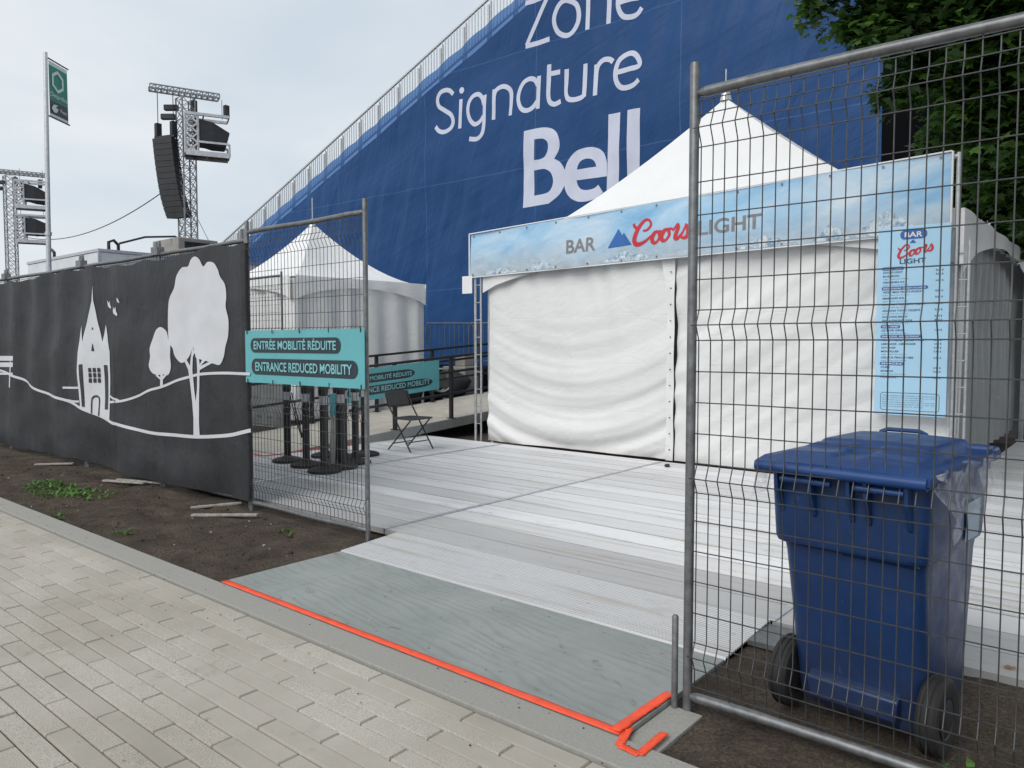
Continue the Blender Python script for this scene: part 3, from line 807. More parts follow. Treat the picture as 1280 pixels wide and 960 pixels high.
# second teal sign tied along that railing (its plane follows the ramp, facing +X)
s2 = thing('entrance_sign', 'teal mobility sign tied to the black ramp railing behind the chair', 'sign', (-8.79, 7.2, .68), 0, 'teal entrance signs')
def s2p(u, v, e=0):   # u along Y 0..1, v 0..1
    yy = 6.72+1.92*u; return (-8.788+e, yy, rz_(yy)+.535+.47*v)
b = MB(); b.grid(lambda u, v: s2p(u, v), 8, 4); b.build('sign_board', M['teal'], s2, solid=.006)
def s2print(name, mes, mat, e):
    m = MB(); bm = bmesh.new()
    for me in mes: bm.from_mesh(me); bpy.data.meshes.remove(me)
    bm.verts.index_update()
    for fc in bm.faces: m.face([s2p(v.co.x, v.co.y, e) for v in fc.verts])
    bm.free(); m.build(name, mat, s2)
for (pa, za, pb, zb_, txt) in ((.03,.54,.72,.82,'ENTRÉE MOBILITÉ RÉDUITE'), (.03,.16,.92,.44,'ENTRANCE REDUCED MOBILITY')):
    lp = [(pa+(x-0)*(pb-pa), za+zz*(zb_-za)) for x, zz in [(q[0]/3., q[1]) for q in rounded(0, 0, 3., 1, .45)]]
    s2print('label_band', [fill_loops([lp])], M['navy_print'], .006)
    s2print('lettering', [text_mesh(txt, (pa+.03, za+.07, pb-.03, zb_-.04), .016, 1.0)], M['teal_print'], .009)
t = MB(); ribbon(t, [(-10.7,5.43),(-8.83,5.47)], .05, .045); t.v = t.v
tag(t.build('floor_tape', M['orange'], smooth=True, solid=.002), 'orange tape across the foot of the beige ramp behind the stanchions', 'tape', 'orange tapes on the ramp')
t = MB(); ribbon(t, [(-8.80,5.45),(-8.80,6.9)], .05, .046)
tag(t.build('floor_tape', M['orange'], smooth=True, solid=.002), 'orange tape running along the side of the ramp foot', 'tape', 'orange tapes on the ramp')

# ------------------------------------------------------------------ stanchions
def stanchion():
    t = thing('stanchion', '', 'stanchion', (0,0,0), 0, 'black belt stanchions stored behind the fence')
    b = MB(); b.lathe((0,0,0), [(.185,0),(.19,.012),(.185,.03),(.15,.045),(.075,.062),(.05,.075)], 24); b.build('base', M['rubber'], t, smooth=True)
    b = MB(); b.lathe((0,0,0), [(.043,.06),(.043,.88)], 14); b.build('post', M['black_plastic'], t, smooth=True)
    b = MB(); b.lathe((0,0,0), [(.0455,.77),(.0455,.87)], 14); b.build('tape_band', M['tape_grey'], t, smooth=True)
    b = MB(); b.lathe((0,0,0), [(.045,.87),(.052,.88),(.052,.985),(.042,1.0)], 14); b.box(-.025,-.052,.91,.025,.052,.97); b.build('belt_head', M['black_plastic'], t, smooth=True)
    return t
sp = [(-8.17,5.40,'black stanchion nearest the orange tape, apart at the end of the row'),
      (-7.68,5.33,'black stanchion second along the front of the stored cluster'),
      (-7.18,5.22,'black stanchion standing closest to the entrance sign fence'),
      (-7.45,5.62,'black stanchion in the middle of the stored cluster'),
      (-7.25,5.52,'black stanchion right behind the one closest to the fence'),
      (-7.62,5.80,'black stanchion in the second row of the cluster'),
      (-7.42,5.86,'black stanchion behind the post of the sign fence'),
      (-7.80,5.98,'black stanchion at the rear of the stored cluster'),
      (-7.86,6.36,'black stanchion whose base shows beside the folding chair'),
      (-8.15,5.95,'black stanchion at the back by the ramp fascia')]
s0 = stanchion()
for i, (x, y, l) in enumerate(sp):
    o = s0 if i == 0 else copy_tree(s0)
    o.location = (x, y, .041); o.rotation_euler = (0, 0, random.random()*3); o['label'] = l
c = MB(); c.box(-7.335, 5.42, .95, -7.285, 5.47, 1.12, mi=0); c.box(-7.34,5.415,.42,-7.28,5.475,.90, mi=1)
c.tube([(-7.31,5.44,.42),(-7.31,5.44,.33)], .008, 6, mi=0)
ob = thing('tied_roll', 'pale rolled scrim with a teal strap leaning among the stanchions', 'roll', (-7.31, 5.44, .04))
q = MB(); q.tube([(-7.31,5.44,.041),(-7.31,5.44,.25),(-7.31,5.45,.55),(-7.31,5.45,.9)], [.02,.034,.034,.03], 10); q.build('roll', M['hose'], ob, smooth=True)
q = MB(); q.tube([(-7.31,5.45,.66),(-7.31,5.45,.92)], .037, 10); q.build('strap', M['teal_strap'], ob, smooth=True)
cb = MB(); cb.tube([(-8.15,5.42,.92),(-8.05,5.43,.62),(-7.9,5.42,.36),(-7.72,5.38,.55),(-7.68,5.36,.85)], .008, 6)
cb.tube([(-8.13,5.44,.9),(-8.02,5.5,.4),(-7.92,5.55,.07)], .008, 6)
tag(cb.build('loose_belt', M['black_plastic'], smooth=True), 'loose black cord hanging between two stanchion posts', 'cord')

# ------------------------------------------------------------------ folding chair
ch = thing('folding_chair', 'black folding chair standing alone on the metal floor by the ramp', 'chair', (-7.72, 7.08, .041), R(4))
def lb_(mb, name, mat=M['black_metal'], **kw): return mb.build(name, mat, ch, local=True, **kw)
# local: +x = front, y = width
W = .22
fr = MB()
for sy in (-1, 1):
    fr.tube([(-.30, sy*W*.9, .80), (-.22, sy*W, .60), (.17, sy*W*1.02, .012)], .011, 8)
fr.tube([(.10, -W, .13), (.10, W, .13)], .008, 8)
lb_(fr, 'front_leg_frame', smooth=True)
rl = MB()
for sy in (-1, 1): rl.tube([(.14, sy*(W-.03), .43), (-.28, sy*(W-.03), .012)], .010, 8)
rl.tube([(-.2, -W+.03, .10), (-.2, W-.03, .10)], .008, 8)
lb_(rl, 'rear_leg_frame', smooth=True)
se = MB()
def rr(x0, x1, w0, w1, z, n=5):
    out = []
    for cx, cy, a in ((x1-.05, w1-.05, 0), (x0+.05, w0-.05, 90), (x0+.05, -w0+.05, 180), (x1-.05, -w1+.05, 270)):
        for k in range(n+1):
            t = R(a+90*k/n); out.append((cx+.05*math.cos(t), cy+.05*math.sin(t), z))
    return out
se.loft([rr(-.20,.19,.19,.215,.435), rr(-.21,.20,.2,.225,.445), rr(-.20,.19,.19,.215,.457)]); lb_(se, 'seat', M['black_plastic'], smooth=True)
bk = MB(); bk.grid(lambda u, v: (-.245-.07*v-.03*math.cos((u-.5)*2.2)+.02, (u-.5)*2*W*1.02, .60+.20*v+.02*math.sin(u*PI)*(v-.3)), 12, 6)
lb_(bk, 'backrest', M['black_plastic'], smooth=True, solid=.016)

# ------------------------------------------------------------------ bar tent
TX0, TX1, TY0, TY1 = -7.62, -1.45, 8.50, 14.2
EZ = 2.80
bt = thing('bar_tent', 'big white peaked tent behind the blue bar banner with closed walls', 'tent', (-4.55, 8.5, 0))
PK = Vector((-4.98, 10.9, 5.17))
def tent_roof(corners, peak, ez, sag):
    m = MB()
    for i in range(4):
        a, b = Vector(corners[i]), Vector(corners[(i+1) % 4])
        def fn(u, v, a=a, b=b):
            e = a+(b-a)*u; q = e+(Vector((peak.x, peak.y))-e)*v
            z = ez+(peak.z-ez)*(v**sag) - .10*math.sin(u*PI)*math.sin(v*PI)**2 + .012*math.sin(u*38+a.x)*(1-v)*v
            return (q.x, q.y, z)
        m.grid(fn, 26, 22)
    return m
cs = [(TX0-.04,TY0-.05),(TX1+.04,TY0-.05),(TX1+.04,TY1),(TX0-.04,TY1)]
tent_roof(cs, PK, EZ, 1.30).build('roof', M['tent'], bt, smooth=True, ang=25, local=False)
fin = MB(); fin.tube([PK-Vector((0,0,.05)), PK+Vector((0,0,.12))], [.09,.05], 12); fin.tube([PK, PK+Vector((0,0,.42))], .011, 6); fin.build('peak_rod', M['alu_frame'], bt, smooth=True)
def valance(cs, ez, drop, arch, off=.0, span=3.1):
    m = MB()
    for i in range(len(cs)-1):
        a, b = Vector(cs[i]), Vector(cs[i+1]); n = (b-a).normalized(); nn = Vector((n.y, -n.x))
        nseg = max(1, round((b-a).length/span))
        def fn(u, v, a=a, b=b, nn=nn, nseg=nseg):
            q = a+(b-a)*u+nn*(off+.012*math.sin(u*31)); w = (u*nseg) % 1.0 if u < 1 else 1.0
            bot = ez-drop+arch*math.sin(w*PI)**.7 if 0 < w < 1 else ez-drop
            return (q.x, q.y, ez+(bot-ez)*v)
        m.grid(fn, 24*nseg, 6)
    return m
valance([(TX0-.04,TY0-.05),(TX1+.04,TY0-.05)], EZ+.01, .55, .42, 0, 7).build('valance', M['tent'], bt, smooth=True)
valance([(TX1+.04,TY0-.05),(TX1+.04,TY1)], EZ+.01, .62, .46, 0, 6).build('valance', M['tent'], bt, smooth=True)
# front walls
def wallL(u, v):
    x = TX0+.02+3.02*u-.10*max(0, (v-.80)/.2)*max(0, (u-.8)/.2); z = .05+2.62*v
    uu = (u-.5)*2
    ph = z - .42*uu*uu
    lowf = max(.12, 1-1.25*v)
    dd = .062*lowf*fbm(ph*2.5, uu*.35, 3, 2) + .03*lowf*fbm(ph*6.5, uu*.5, 9, 2)
    dd += .018*v**3*math.sin(x*15+2*nz(x*2, z, 1)) + .03*fbm(x*.9, z*.9, 5, 3)*.6
    dd += .010*max(0, 1-abs(u-.5)*40)
    return (x, 8.52-dd, z)
def wallR(u, v):
    x = -4.50+3.03*u; z = .05+2.62*v
    ph = z*.8 - x*.5
    dd = .05*fbm(ph*2.6, (x*.8+z*.55)*.45, 1.5, 3) + .03*fbm(x*.9, z*.9, 15, 3)
    dd += .014*math.sin(z*17+2*nz(z, 4, 1))*max(0, 1-u*6)
    return (x, 8.53-dd, z)
w = MB(); w.grid(wallL, 120, 110); w.build('wall', M['tent_wall'], bt, smooth=True, ang=180)
w = MB(); w.grid(wallR, 130, 110); w.build('wall', M['tent_wall'], bt, smooth=True, ang=180)
w = MB()
def strip(u, v):
    z = .05+2.55*v; x = -4.60+.10*u + (.012 if v > .8 else 0)*0 - (.10*max(0, v-.82)/.18)*(u < .2)
    return (x, 8.47-.008*math.sin(z*9+u*2), z)
w.grid(strip, 3, 40); w.build('wall_closing_strip', M['tent'], bt, smooth=True)
gr = MB()
for i in range(11): gr.lathe((0,0,0), [(0.012,0),(.012,.006)], 8)
gr = MB()
for i in range(12):
    z = .18+i*.2; gr.box(-4.552, 8.452, z, -4.539, 8.462, z+.013)
gr.build('grommet', M['black_metal'], bt)
def side(u, v):
    y = 8.56+5.6*u; z = .05+2.6*v
    return (-1.52+.035*math.sin(y*13+.6*math.sin(z))+.03*nz(y, z), y, z)
w = MB(); w.grid(lambda u, v: (lambda q: (q[0]+.03, 8.52+.42*u+.02*math.sin(u*25), q[2]))(side(u*.2, v)), 40, 40); w.build('wall', M['tent'], bt, smooth=True, ang=180)
w = MB(); w.grid(lambda u, v: (lambda q: (q[0]-.12, q[1], q[2]+.1))(side(u, v)), 150, 20); w.build('wall', M['tent_shaded'], bt, smooth=True, ang=180)
w = MB(); w.grid(lambda u, v: (TX0+6.1*u, 14.15+.04*math.sin(u*60), .03+2.7*v), 100, 6); w.build('wall', M['tent_shaded'], bt, smooth=True)
w = MB(); w.grid(lambda u, v: (TX0+.03*math.sin(u*30), 8.52+5.6*u, .05+2.65*v), 60, 20); w.build('wall', M['tent'], bt, smooth=True)
for x, y in ((TX0+.05, TY0+.08), (TX1-.03, TY0+.12), (TX1-.05, TY1-.1), (TX0+.05, TY1-.1)):
    l = MB(); l.box(x-.03, y-.03, 0, x+.03, y+.03, EZ-.02); l.box(x-.07, y-.07, .0, x+.07, y+.07, .012); l.build('leg', M['alu_frame'], bt, bevel=.004)

# lattice frame carrying the bar banner
BL, BR = (-7.86, -1.53), None
bf = thing('banner_frame', 'aluminium ladder frame holding up the blue bar banner', 'frame', (-4.7, 8.43, 0))
for x in (-7.80, -1.47):
    sg = 1
    m = MB(); m.tube([(x, 8.44, 0), (x, 8.44, 3.12 if x < -5 else 3.34)], .02, 10); m.tube([(x+.11*sg, 8.44, 0), (x+.11*sg, 8.44, 2.5)], .014, 10)
    for i in range(9): m.tube([(x, 8.44, .3+i*.26), (x+.11*sg, 8.44, .3+i*.26)], .008, 6)
    m.build('ladder_upright', M['alu_frame'], bf, smooth=True)
m = MB(); m.tube([(-7.8, 8.44, 3.09), (-1.47, 8.44, 3.31)], .02, 8); m.tube([(-7.8, 8.44, 2.53), (-1.47, 8.44, 2.63)], .014, 8); m.build('crossbar', M['alu_frame'], bf, smooth=True)
wbd = MB(); wbd.box(-8.02, 8.385, 2.26, -7.82, 8.392, 2.52)
tag(wbd.build('blank_notice', M['paper']), 'small blank white board fixed on the left upright of the banner frame', 'board')

# bar banner: corners measured, slightly taller at its right end
def bz0(x): return 2.50+(x+7.86)/6.33*.10
def bz1(x): return 3.13+(x+7.86)/6.33*.21
def bar_y(x, z): return 8.395 + .012*math.sin(x*3.1+z*2) + .010*fbm(x*1.4, z*1.8, 3, 3)
bb_ = thing('bar_banner', 'wide pale blue bar banner with red script and mountains over the tent front', 'banner', (-4.7, 8.39, 2.4))
m = MB(); m.grid(lambda u, v: (lambda x: (x, bar_y(x, bz0(x)+(bz1(x)-bz0(x))*v), bz0(x)+(bz1(x)-bz0(x))*v))(-7.86+6.33*u), 140, 20)
m.build('printed_sheet', M['bar_banner'], bb_, smooth=True, ang=180)
m = MB()
m.tube([(-7.875, 8.39, 2.49), (-7.875, 8.39, 3.14)], .011, 6); m.tube([(-7.875, 8.39, 3.142), (-1.52, 8.39, 3.352)], .009, 6); m.tube([(-1.515, 8.39, 2.59), (-1.515, 8.39, 3.35)], .011, 6); m.tube([(-7.875, 8.39, 2.492), (-1.52, 8.39, 2.592)], .006, 6)
m.build('white_hem', M['paper'], bb_, smooth=True)
gm = MB()
for i in range(13):
    x = -7.8+i*.515
    for z in (bz0(x)+.03, bz1(x)-.03): gm.lathe((0,0,0), [(.0001,0),(.0001,.0001)], 3); gm.box(x-.011, bar_y(x, z)-.010, z-.011, x+.011, bar_y(x, z)-.005, z+.011)
gm.build('grommet', M['clamp'], bb_)
def zc(x, y):   # zoom pixels of the banner lettering -> metres on Y = 8.39
    px, py = 690+x*280/1280, 240+y*280/1280
    a = (px-640)/950.; b = (py-480)/950.
    pt = math.atan(50/950); yw = R(50); cp, sp_ = math.cos(pt), math.sin(pt)
    dx = -math.cos(yw)*cp+math.sin(yw)*a+math.cos(yw)*sp_*b; dy = math.sin(yw)*cp+math.cos(yw)*a-math.sin(yw)*sp_*b; dz = -sp_-cp*b
    k_ = 8.39/dy; return (dx*k_, 1.5+dz*k_)
def zcl(p): return [zc(*q) for q in p]
def bprint2(name, ms, mat, eps=.0035, mapf=None): return print_on(name, ms, bar_y, mat, bb_, eps, .12, mapf)
tilt = lambda x, z: (x, z+.030*(x+4.6))
def word(txt, c0, c1, c2, bold=.02):   # lower-left, lower-right, upper-left in zoom pixels
    a, b_, c_ = zc(*c0), zc(*c1), zc(*c2)
    sl = (b_[1]-a[1])/(b_[0]-a[0])
    return text_mesh(txt, (a[0], a[1], b_[0], c_[1]), bold), (lambda x, z: (x, z+sl*(x-a[0])))
me_, mf = word('BAR', (82,354), (246,333), (82,276)); bprint2('lettering', [me_], M['grey_print'], mapf=mf)
me_, mf = word('LIGHT', (836,249), (1193,206), (836,166)); bprint2('lettering', [me_], M['grey_print'], mapf=mf)
bprint2('mountain_logo', [fill_loops([zcl([(314,322),(376,209),(398,246),(408,231),(452,300)])])], M['blue_print'])
SW = .05
def script(f):
    return [stroke(f([(466,182),(474,200),(490,207),(508,198)]), [SW*.7,SW*.9,SW*.5]),
      stroke(f([(520,222),(545,216),(566,190),(560,164),(536,160),(505,190),(480,235),(468,275),(478,298),(505,296),(540,276),(572,245)]), [SW*.5,SW*.7,SW*.6,SW*.9,SW*1.2,SW*1.3,SW*.8,SW*.45]),
      stroke(f([(612,226),(590,232),(573,262),(578,288),(598,286),(616,258),(614,228),(634,226)]), [SW*.6,SW*1.1,SW*1.1,SW*.6,SW*.9,SW*.4]),
      stroke(f([(668,212),(646,220),(628,250),(632,276),(652,274),(672,246),(670,214),(694,210)]), [SW*.6,SW*1.1,SW*1.1,SW*.6,SW*.9,SW*.4]),
      stroke(f([(692,222),(712,196),(722,186),(724,205),(712,235),(706,262),(718,266),(740,244),(758,212),(770,180)]), [SW*.4,SW*.7,SW*.9,SW*1.1,SW*.9,SW*.5,SW*.5]),
      stroke(f([(770,184),(780,215),(778,245),(758,262),(738,256)]), [SW*.5,SW*1.1,SW*1.1,SW*.8,SW*.6])]
bprint2('script_lettering', script(zcl), M['red_print'])
for (cx, w_, h_) in ((-7.30,.7,.09),(-6.55,.55,.13),(-5.2,.8,.12),(-3.35,.75,.12),(-2.65,.45,.16),(-2.12,.7,.25)):
    random.seed(int(cx*100)); n = 14; prof = []
    for i in range(n+1):
        u = i/n; x = cx+(u-.42)*w_; hgt = h_*(1-abs((u-.42)/(.42 if u < .42 else .58)))*(1+.0) + random.uniform(-.018,.018)*(0 < i < n)
        prof.append((x, bz0(x)+.018+max(.0, hgt)))
    pts = prof+[(cx+.58*w_, bz0(cx+.58*w_)+.012), (cx-.42*w_, bz0(cx-.42*w_)+.012)]
    bprint2('mountain_print', [fill_loops([pts])], M['mountain'], .0022)
random.seed(11)

# menu board
mb_ = thing('menu_board', 'tall light blue drinks price board hung at the right end of the bar tent', 'menu board', (-1.83, 8.34, .78))
MY = 8.335
m = MB(); m.box(-2.15, MY, .785, -1.50, MY+.012, 2.665); m.build('board', M['menu_blue'], mb_, bevel=.003)
my = lambda x, z: MY
def mp(name, ms, mat, e=.003): return print_on(name, ms, my, mat, mb_, e)
mp('header_band', [fill_loops([rounded(-1.945, 2.535, -1.705, 2.625, .04)])], M['blue_print'])
mp('header_lettering', [text_mesh('BAR', (-1.905, 2.553, -1.745, 2.605), .02)], M['paper'], .006)
def menu_script(p):
    return [(-1.96+(x-466)/310*.30, 2.385-(y-150)/150*.13+.10+(x-466)/310*.02) for x, y in p]
SW = .02
mp('script_lettering', script(menu_script), M['red_print'])
mp('mountain_logo', [fill_loops([[(-1.86,2.495),(-1.83,2.53),(-1.815,2.515),(-1.80,2.495)]])], M['blue_print'])
mp('lettering', [text_mesh('LIGHT', (-1.945, 2.295, -1.71, 2.345), .02)], M['menu_text'])
rows = [('p','BIÈRES - BEERS',.20),('t','COORS LIGHT','8,25 $'),('t','BLUE MOON','8,50 $'),('s','',''),('t','HEINEKEN 0.0','6,25 $'),('s','',''),
 ('p','PRÊTS-À-BOIRE - READY-TO-DRINK',.42),('t','VIZZY MAX FRUITS PUNCH','8,50 $'),('s','',''),('t','SMIRNOFF ICE','8,50 $'),('s','',''),('t','SMIRNOFF ICE BERRY BLAST','8,50 $'),('s','',''),('t','ARIZONA TONIC CELESTE','8,50 $'),('s','',''),('t','CAN LONG BEACH','8,50 $'),('t','GIN ALPHONSE ILKA','8,50 $'),('s','',''),
 ('p','VINS - WINES',.18),('t','LE PIVE GRIS','11,00 $'),('s','',''),('p','SANS ALCOOL - NON ALCOHOLIC',.37),('t','PEPSI - PEPSI ZERO - 7UP','5,00 $'),('t','LIMONADE - LEMONADE','4,50 $'),('t','GATORADE','4,50 $'),('t','MONTELLIER','3,50 $'),('s','',''),('t','CELSIUS PEACH VIBE','6,25 $'),('s','',''),
 ('p','SNACKS',.22),('t','CHIPS','3,50 $'),('t','BONBONS','10,00 $'),('s','',''),('t','POURBOIRE','1,00 $')]
z = 2.245; dz = (2.245-1.12)/(len(rows)-.35*sum(1 for q in rows if q[0] == 's')); bands = []; btx = []; items = []; prices = []; small = []
for kind, a, b in rows:
    if kind == 'p':
        bands.append(fill_loops([rounded(-2.105, z-.006, -2.105+b, z+.026, .014)])); btx.append(text_mesh(a, (-2.09, z+.001, -2.12+b, z+.018), .02))
    elif kind == 't':
        items.append(text_mesh(a, (-2.095, z, -2.095+.0165*len(a), z+.019), .02)); prices.append(text_mesh(b, (-1.62, z, -1.555, z+.019), .02))
    else:
        small.append(text_mesh('Lager - Pale Ale 473 ml', (-2.095, z+.010, -1.86, z+.021))); z += dz*.35
    z -= dz
mp('section_band', bands, M['blue_print']); mp('section_lettering', btx, M['paper'], .006)
for q in items: mp('item_lettering', [q], M['menu_text'])
for q in prices: mp('price_lettering', [q], M['menu_text'])
for q in small: mp('fine_lettering', [q], M['menu_text'])
mp('notice_outline', [stroke(rounded(-2.09, .835, -1.56, 1.01, .025)+[rounded(-2.09, .835, -1.56, 1.01, .025)[0]], .005, sm=False)], M['menu_text'])
mp('notice_lettering', [text_mesh(tx, (-2.07, .975-i*.022, -1.60-(.1 if i % 3 == 2 else 0), .988-i*.022)) for i, tx in enumerate(['Veuillez consommer avec moderation, merci de votre visite', 'Les prix incluent toutes les taxes applicables sur le site', 'Paiement par carte seulement', 'Please drink responsibly and thank you for your visit', 'All prices include applicable taxes on this site', 'Card payment only'])], M['menu_text'])

# ------------------------------------------------------------------ small tent
stn = thing('small_tent', 'small white peaked tent beyond the ramp in front of the blue tarpaulin', 'tent', (-14.4, 10.2, 0))
A = Vector((-12.58,8.50)); B = Vector((-12.37,11.68)); e = (B-A).normalized()
Dd = Vector((-16.47,8.84)); Cc = B+(Dd-A)
PK2 = Vector(((A.x+Cc.x)/2, (A.y+Cc.y)/2, 4.20))
tent_roof([tuple(A), tuple(B), tuple(Cc), tuple(Dd)], PK2, 2.80, 1.6).build('roof', M['tent'], stn, smooth=True, ang=25)
valance([tuple(Dd), tuple(A), tuple(B), tuple(Cc)], 2.815, .46, .28, .085).build('valance', M['tent'], stn, smooth=True)
for (P, Q) in ((Dd, A), (A, B), (B, Cc)):
    nv = (Q-P).normalized()
    w = MB(); w.grid(lambda u, v: (P.x+(Q.x-P.x)*u+.035*math.sin(u*34+v+2*nz(u*5, v))*nv.y, P.y+(Q.y-P.y)*u-.035*math.sin(u*34+v+2*nz(u*5, v))*nv.x, .03+2.73*v), 70, 14)
    w.build('wall', M['tent'], stn, smooth=True, ang=180)
m = MB(); m.tube([PK2-Vector((0,0,.1)), PK2+Vector((0,0,.08))], [.09,.05], 12); m.tube([PK2, PK2+Vector((0,0,.55))], .014, 6); m.build('peak_rod', M['alu_frame'], stn, smooth=True)

# ------------------------------------------------------------------ barricades and clutter behind the ramp
def barricade():
    t = thing('crowd_barrier', '', 'barrier', (0,0,0), 0, 'steel crowd barriers behind the ramp')
    m = MB(); m.tube([(-.6,0,.15),(-.6,0,1.0),(-.55,0,1.1),(.55,0,1.1),(.6,0,1.0),(.6,0,.15)], .022, 8, closed=True); m.build('frame', M['galv'], t, smooth=True)
    m = MB()
    for i in range(9): m.tube([(-.48+i*.12,0,.15),(-.48+i*.12,0,1.1)], .010, 6)
    m.build('baluster', M['galv'], t, smooth=True)
    for x in (-.4, .4):
        m = MB(); m.box(x-.025,-.28,0,x+.025,.28,.02); m.box(x-.02,-.02,0,x+.02,.02,.16); m.build('foot', M['galv'], t)
    return t
b0_ = barricade()
pos = [(-13.55,13.7,R(40),'steel crowd barrier standing next to the small white tent'),(-12.55,14.2,R(28),'steel crowd barrier in the middle behind the ramp railing'),(-11.6,14.5,R(28),'steel crowd barrier close to the bar tent corner')]
for i, (x, y, a, l) in enumerate(pos):
    o = b0_ if i == 0 else copy_tree(b0_); o.location = (x, y, .92); o.rotation_euler = (0,0,a); o['label'] = l
m = MB(); m.box(-19, 13.25, -.05, -9.5, 15.7, .91)
tag(m.build('raised_platform', M['black_cloth'], bevel=.02), 'low dark platform under the crowd barriers before the blue tarpaulin', 'platform')
def blob(c, r, n, seed):
    m = MB()
    def fn(u, v):
        t = u*2*PI; p_ = (v-.5)*PI; q = Vector((math.cos(t)*math.cos(p_), math.sin(t)*math.cos(p_), math.sin(p_)))
        k_ = 1+.28*nz(q.x*1.6+seed, q.y*1.6, q.z*1.6)
        return (c[0]+q.x*r[0]*k_, c[1]+q.y*r[1]*k_, max(c[2]-r[2]*.75, c[2]+q.z*r[2]*k_))
    m.grid(fn, n, n//2); return m
tag(blob((-11.5,11.6,.60),(.35,.5,.32),24,1).build('duffel_bag', M['bag'], smooth=True, ang=180), 'dark bag lying on the far side of the ramp by the hose', 'bag')
tag(blob((-11.55,10.5,.55),(.28,.3,.45),24,4).build('sack', M['bag'], smooth=True, ang=180), 'upright dark sack behind the railing near the mobility sign', 'bag')
hs = MB(); hs.tube([(-11.25+.06*math.sin(i*.11), 11.1+.28*math.cos(i*.35)*(1-i*.002), .75+.24*math.sin(i*.35)) for i in range(70)], .018, 6)
tag(hs.build('coiled_hose', M['hose'], smooth=True), 'coiled pale hose hanging behind the ramp railing', 'hose')
bx = MB(); bx.box(-12.2,12.1,0,-11.5,12.7,1.0); bx.box(-12.0,12.3,1.0,-11.7,12.6,1.25)
tag(bx.build('utility_case', M['dark_grille'], bevel=.02), 'grey equipment case behind the ramp and below the barriers', 'case')
cn = MB(); cn.lathe((-11.35,10.05,.0), [(.2,.0),(.2,.3),(.19,.9),(.15,.95)], 16)
tag(cn.build('grey_barrel', M['dark_grille'], smooth=True), 'small grey barrel next to the dark sack behind the railing', 'barrel')

# ------------------------------------------------------------------ grandstand with blue tarpaulin
TY = 16.0
def rail_z(x): return 10.49+.382*(x+15.84)
def tarp_top(x): 
    ph = ((x+21.93)/.945) % 1.0
    return rail_z(x)-.80+.07*math.sin(ph*PI)*(1-.4*ph)
def main_top(x): return rail_z(x)-1.22
def tarp_y(x, z):
    top = tarp_top(x); d = .05*fbm(x*.35, z*.5, 2, 3)
    d += .05*math.sin((z-.382*x)*3.4+2*nz(x*.3, z*.3))*math.exp(-max(0, top-z)/1.6)*.6
    d += .06*fbm(x*1.3-z*.35, z*.16, 4, 3)*min(1, max(0, (top-z)/3))
    return TY - d
gs = thing('grandstand', 'tall grandstand with steel guard rail climbing behind the tents', 'grandstand', (-18, 16, 0))
n_ = 0; x = -38.04
proto_r = None
while x < -3.9:
    m = MB(); z0 = rail_z(x); z1 = rail_z(x+.945)
    m.bar((x, 16.12, z0), (x+.945, 16.12, z1), .05, .06, up=(0,1,0)); m.bar((x, 16.12, z0-.95), (x+.945, 16.12, z1-.95), .04, .05, up=(0,1,0))
    for i in range(1, 8): xx = x+.945*i/8; m.bar((xx, 16.12, rail_z(xx)-.95), (xx, 16.12, rail_z(xx)-.01), .022)
    m.bar((x+.03, 16.14, z0-1.6), (x+.03, 16.14, z0-.14), .07); m.bar((x+.12, 16.14, z0-1.6), (x+.12, 16.14, z0-.06), .035)
    if proto_r is None: o = m.build('guard_rail', M['alu_frame'], gs); proto_r = o; px0 = x
    else:
        o = proto_r.copy(); COL.objects.link(o); o.parent = gs; o.location = (x-px0, 0, rail_z(x)-rail_z(px0))
    x += .945; n_ += 1
m = MB(); x = -38.04
while x < -4.3:
    z = max(.2, rail_z(x)-1.25); m.box(x, 16.25, 0, min(-4.25, x+.945)-.003, 27, z); x += .945
m.build('stepped_seating', M['deck_steel'], gs)
m = MB(); m.grid(lambda u, v: (-4.15+.02*math.sin(u*50), 16.1+11*u, .02+(rail_z(-4.15)-1.2)*v), 60, 20); m.build('black_end_cloth', M['black_cloth'], gs, smooth=True)
m = MB(); m.grid(lambda u, v: (lambda x: (x, tarp_y(x, .05+(main_top(x)-.05)*v), .05+(main_top(x)-.05)*v))(-38+33.88*u), 430, 90)
tp = tag(m.build('blue_tarpaulin', M['blue_tarp'], smooth=True, ang=180), 'huge blue tarpaulin with white lettering hung on the side of the grandstand', 'tarpaulin')
m = MB(); m.grid(lambda u, v: (lambda x: (x, tarp_y(x, main_top(x)+(tarp_top(x)-main_top(x))*v)-.003, main_top(x)-.01+(tarp_top(x)-main_top(x)+.01)*v))(-38+33.88*u), 720, 6)
m.build('upper_scrim', M['blue_scrim'], tp, smooth=True, ang=180)
def zt(ox, oy, s):
    def fn(x, y):
        px, py = ox+x/s, oy+y/s
        a = (px-640)/950.; b = (py-480)/950.
        pt = math.atan(50/950); yw = R(50); cp, sp_ = math.cos(pt), math.sin(pt)
        dx = -math.cos(yw)*cp+math.sin(yw)*a+math.cos(yw)*sp_*b; dy = math.sin(yw)*cp+math.cos(yw)*a-math.sin(yw)*sp_*b; dz = -sp_-cp*b
        k_ = 15.97/dy; return (dx*k_, 1.5+dz*k_)
    return fn
za = zt(530, 0, 1280/290); zbell = zt(640, 120, 6.4)
def S(pts, w=.125, closed=False, sm=True): return stroke([za(*q) for q in pts], w, sm, closed)
def ln(pts, w=.125): return stroke([za(*q) for q in pts], w, sm=False)
def lprint(name, ms): return print_on(name, ms, tarp_y, M['lilac_print'], tp, .006, .12)
HW = .125
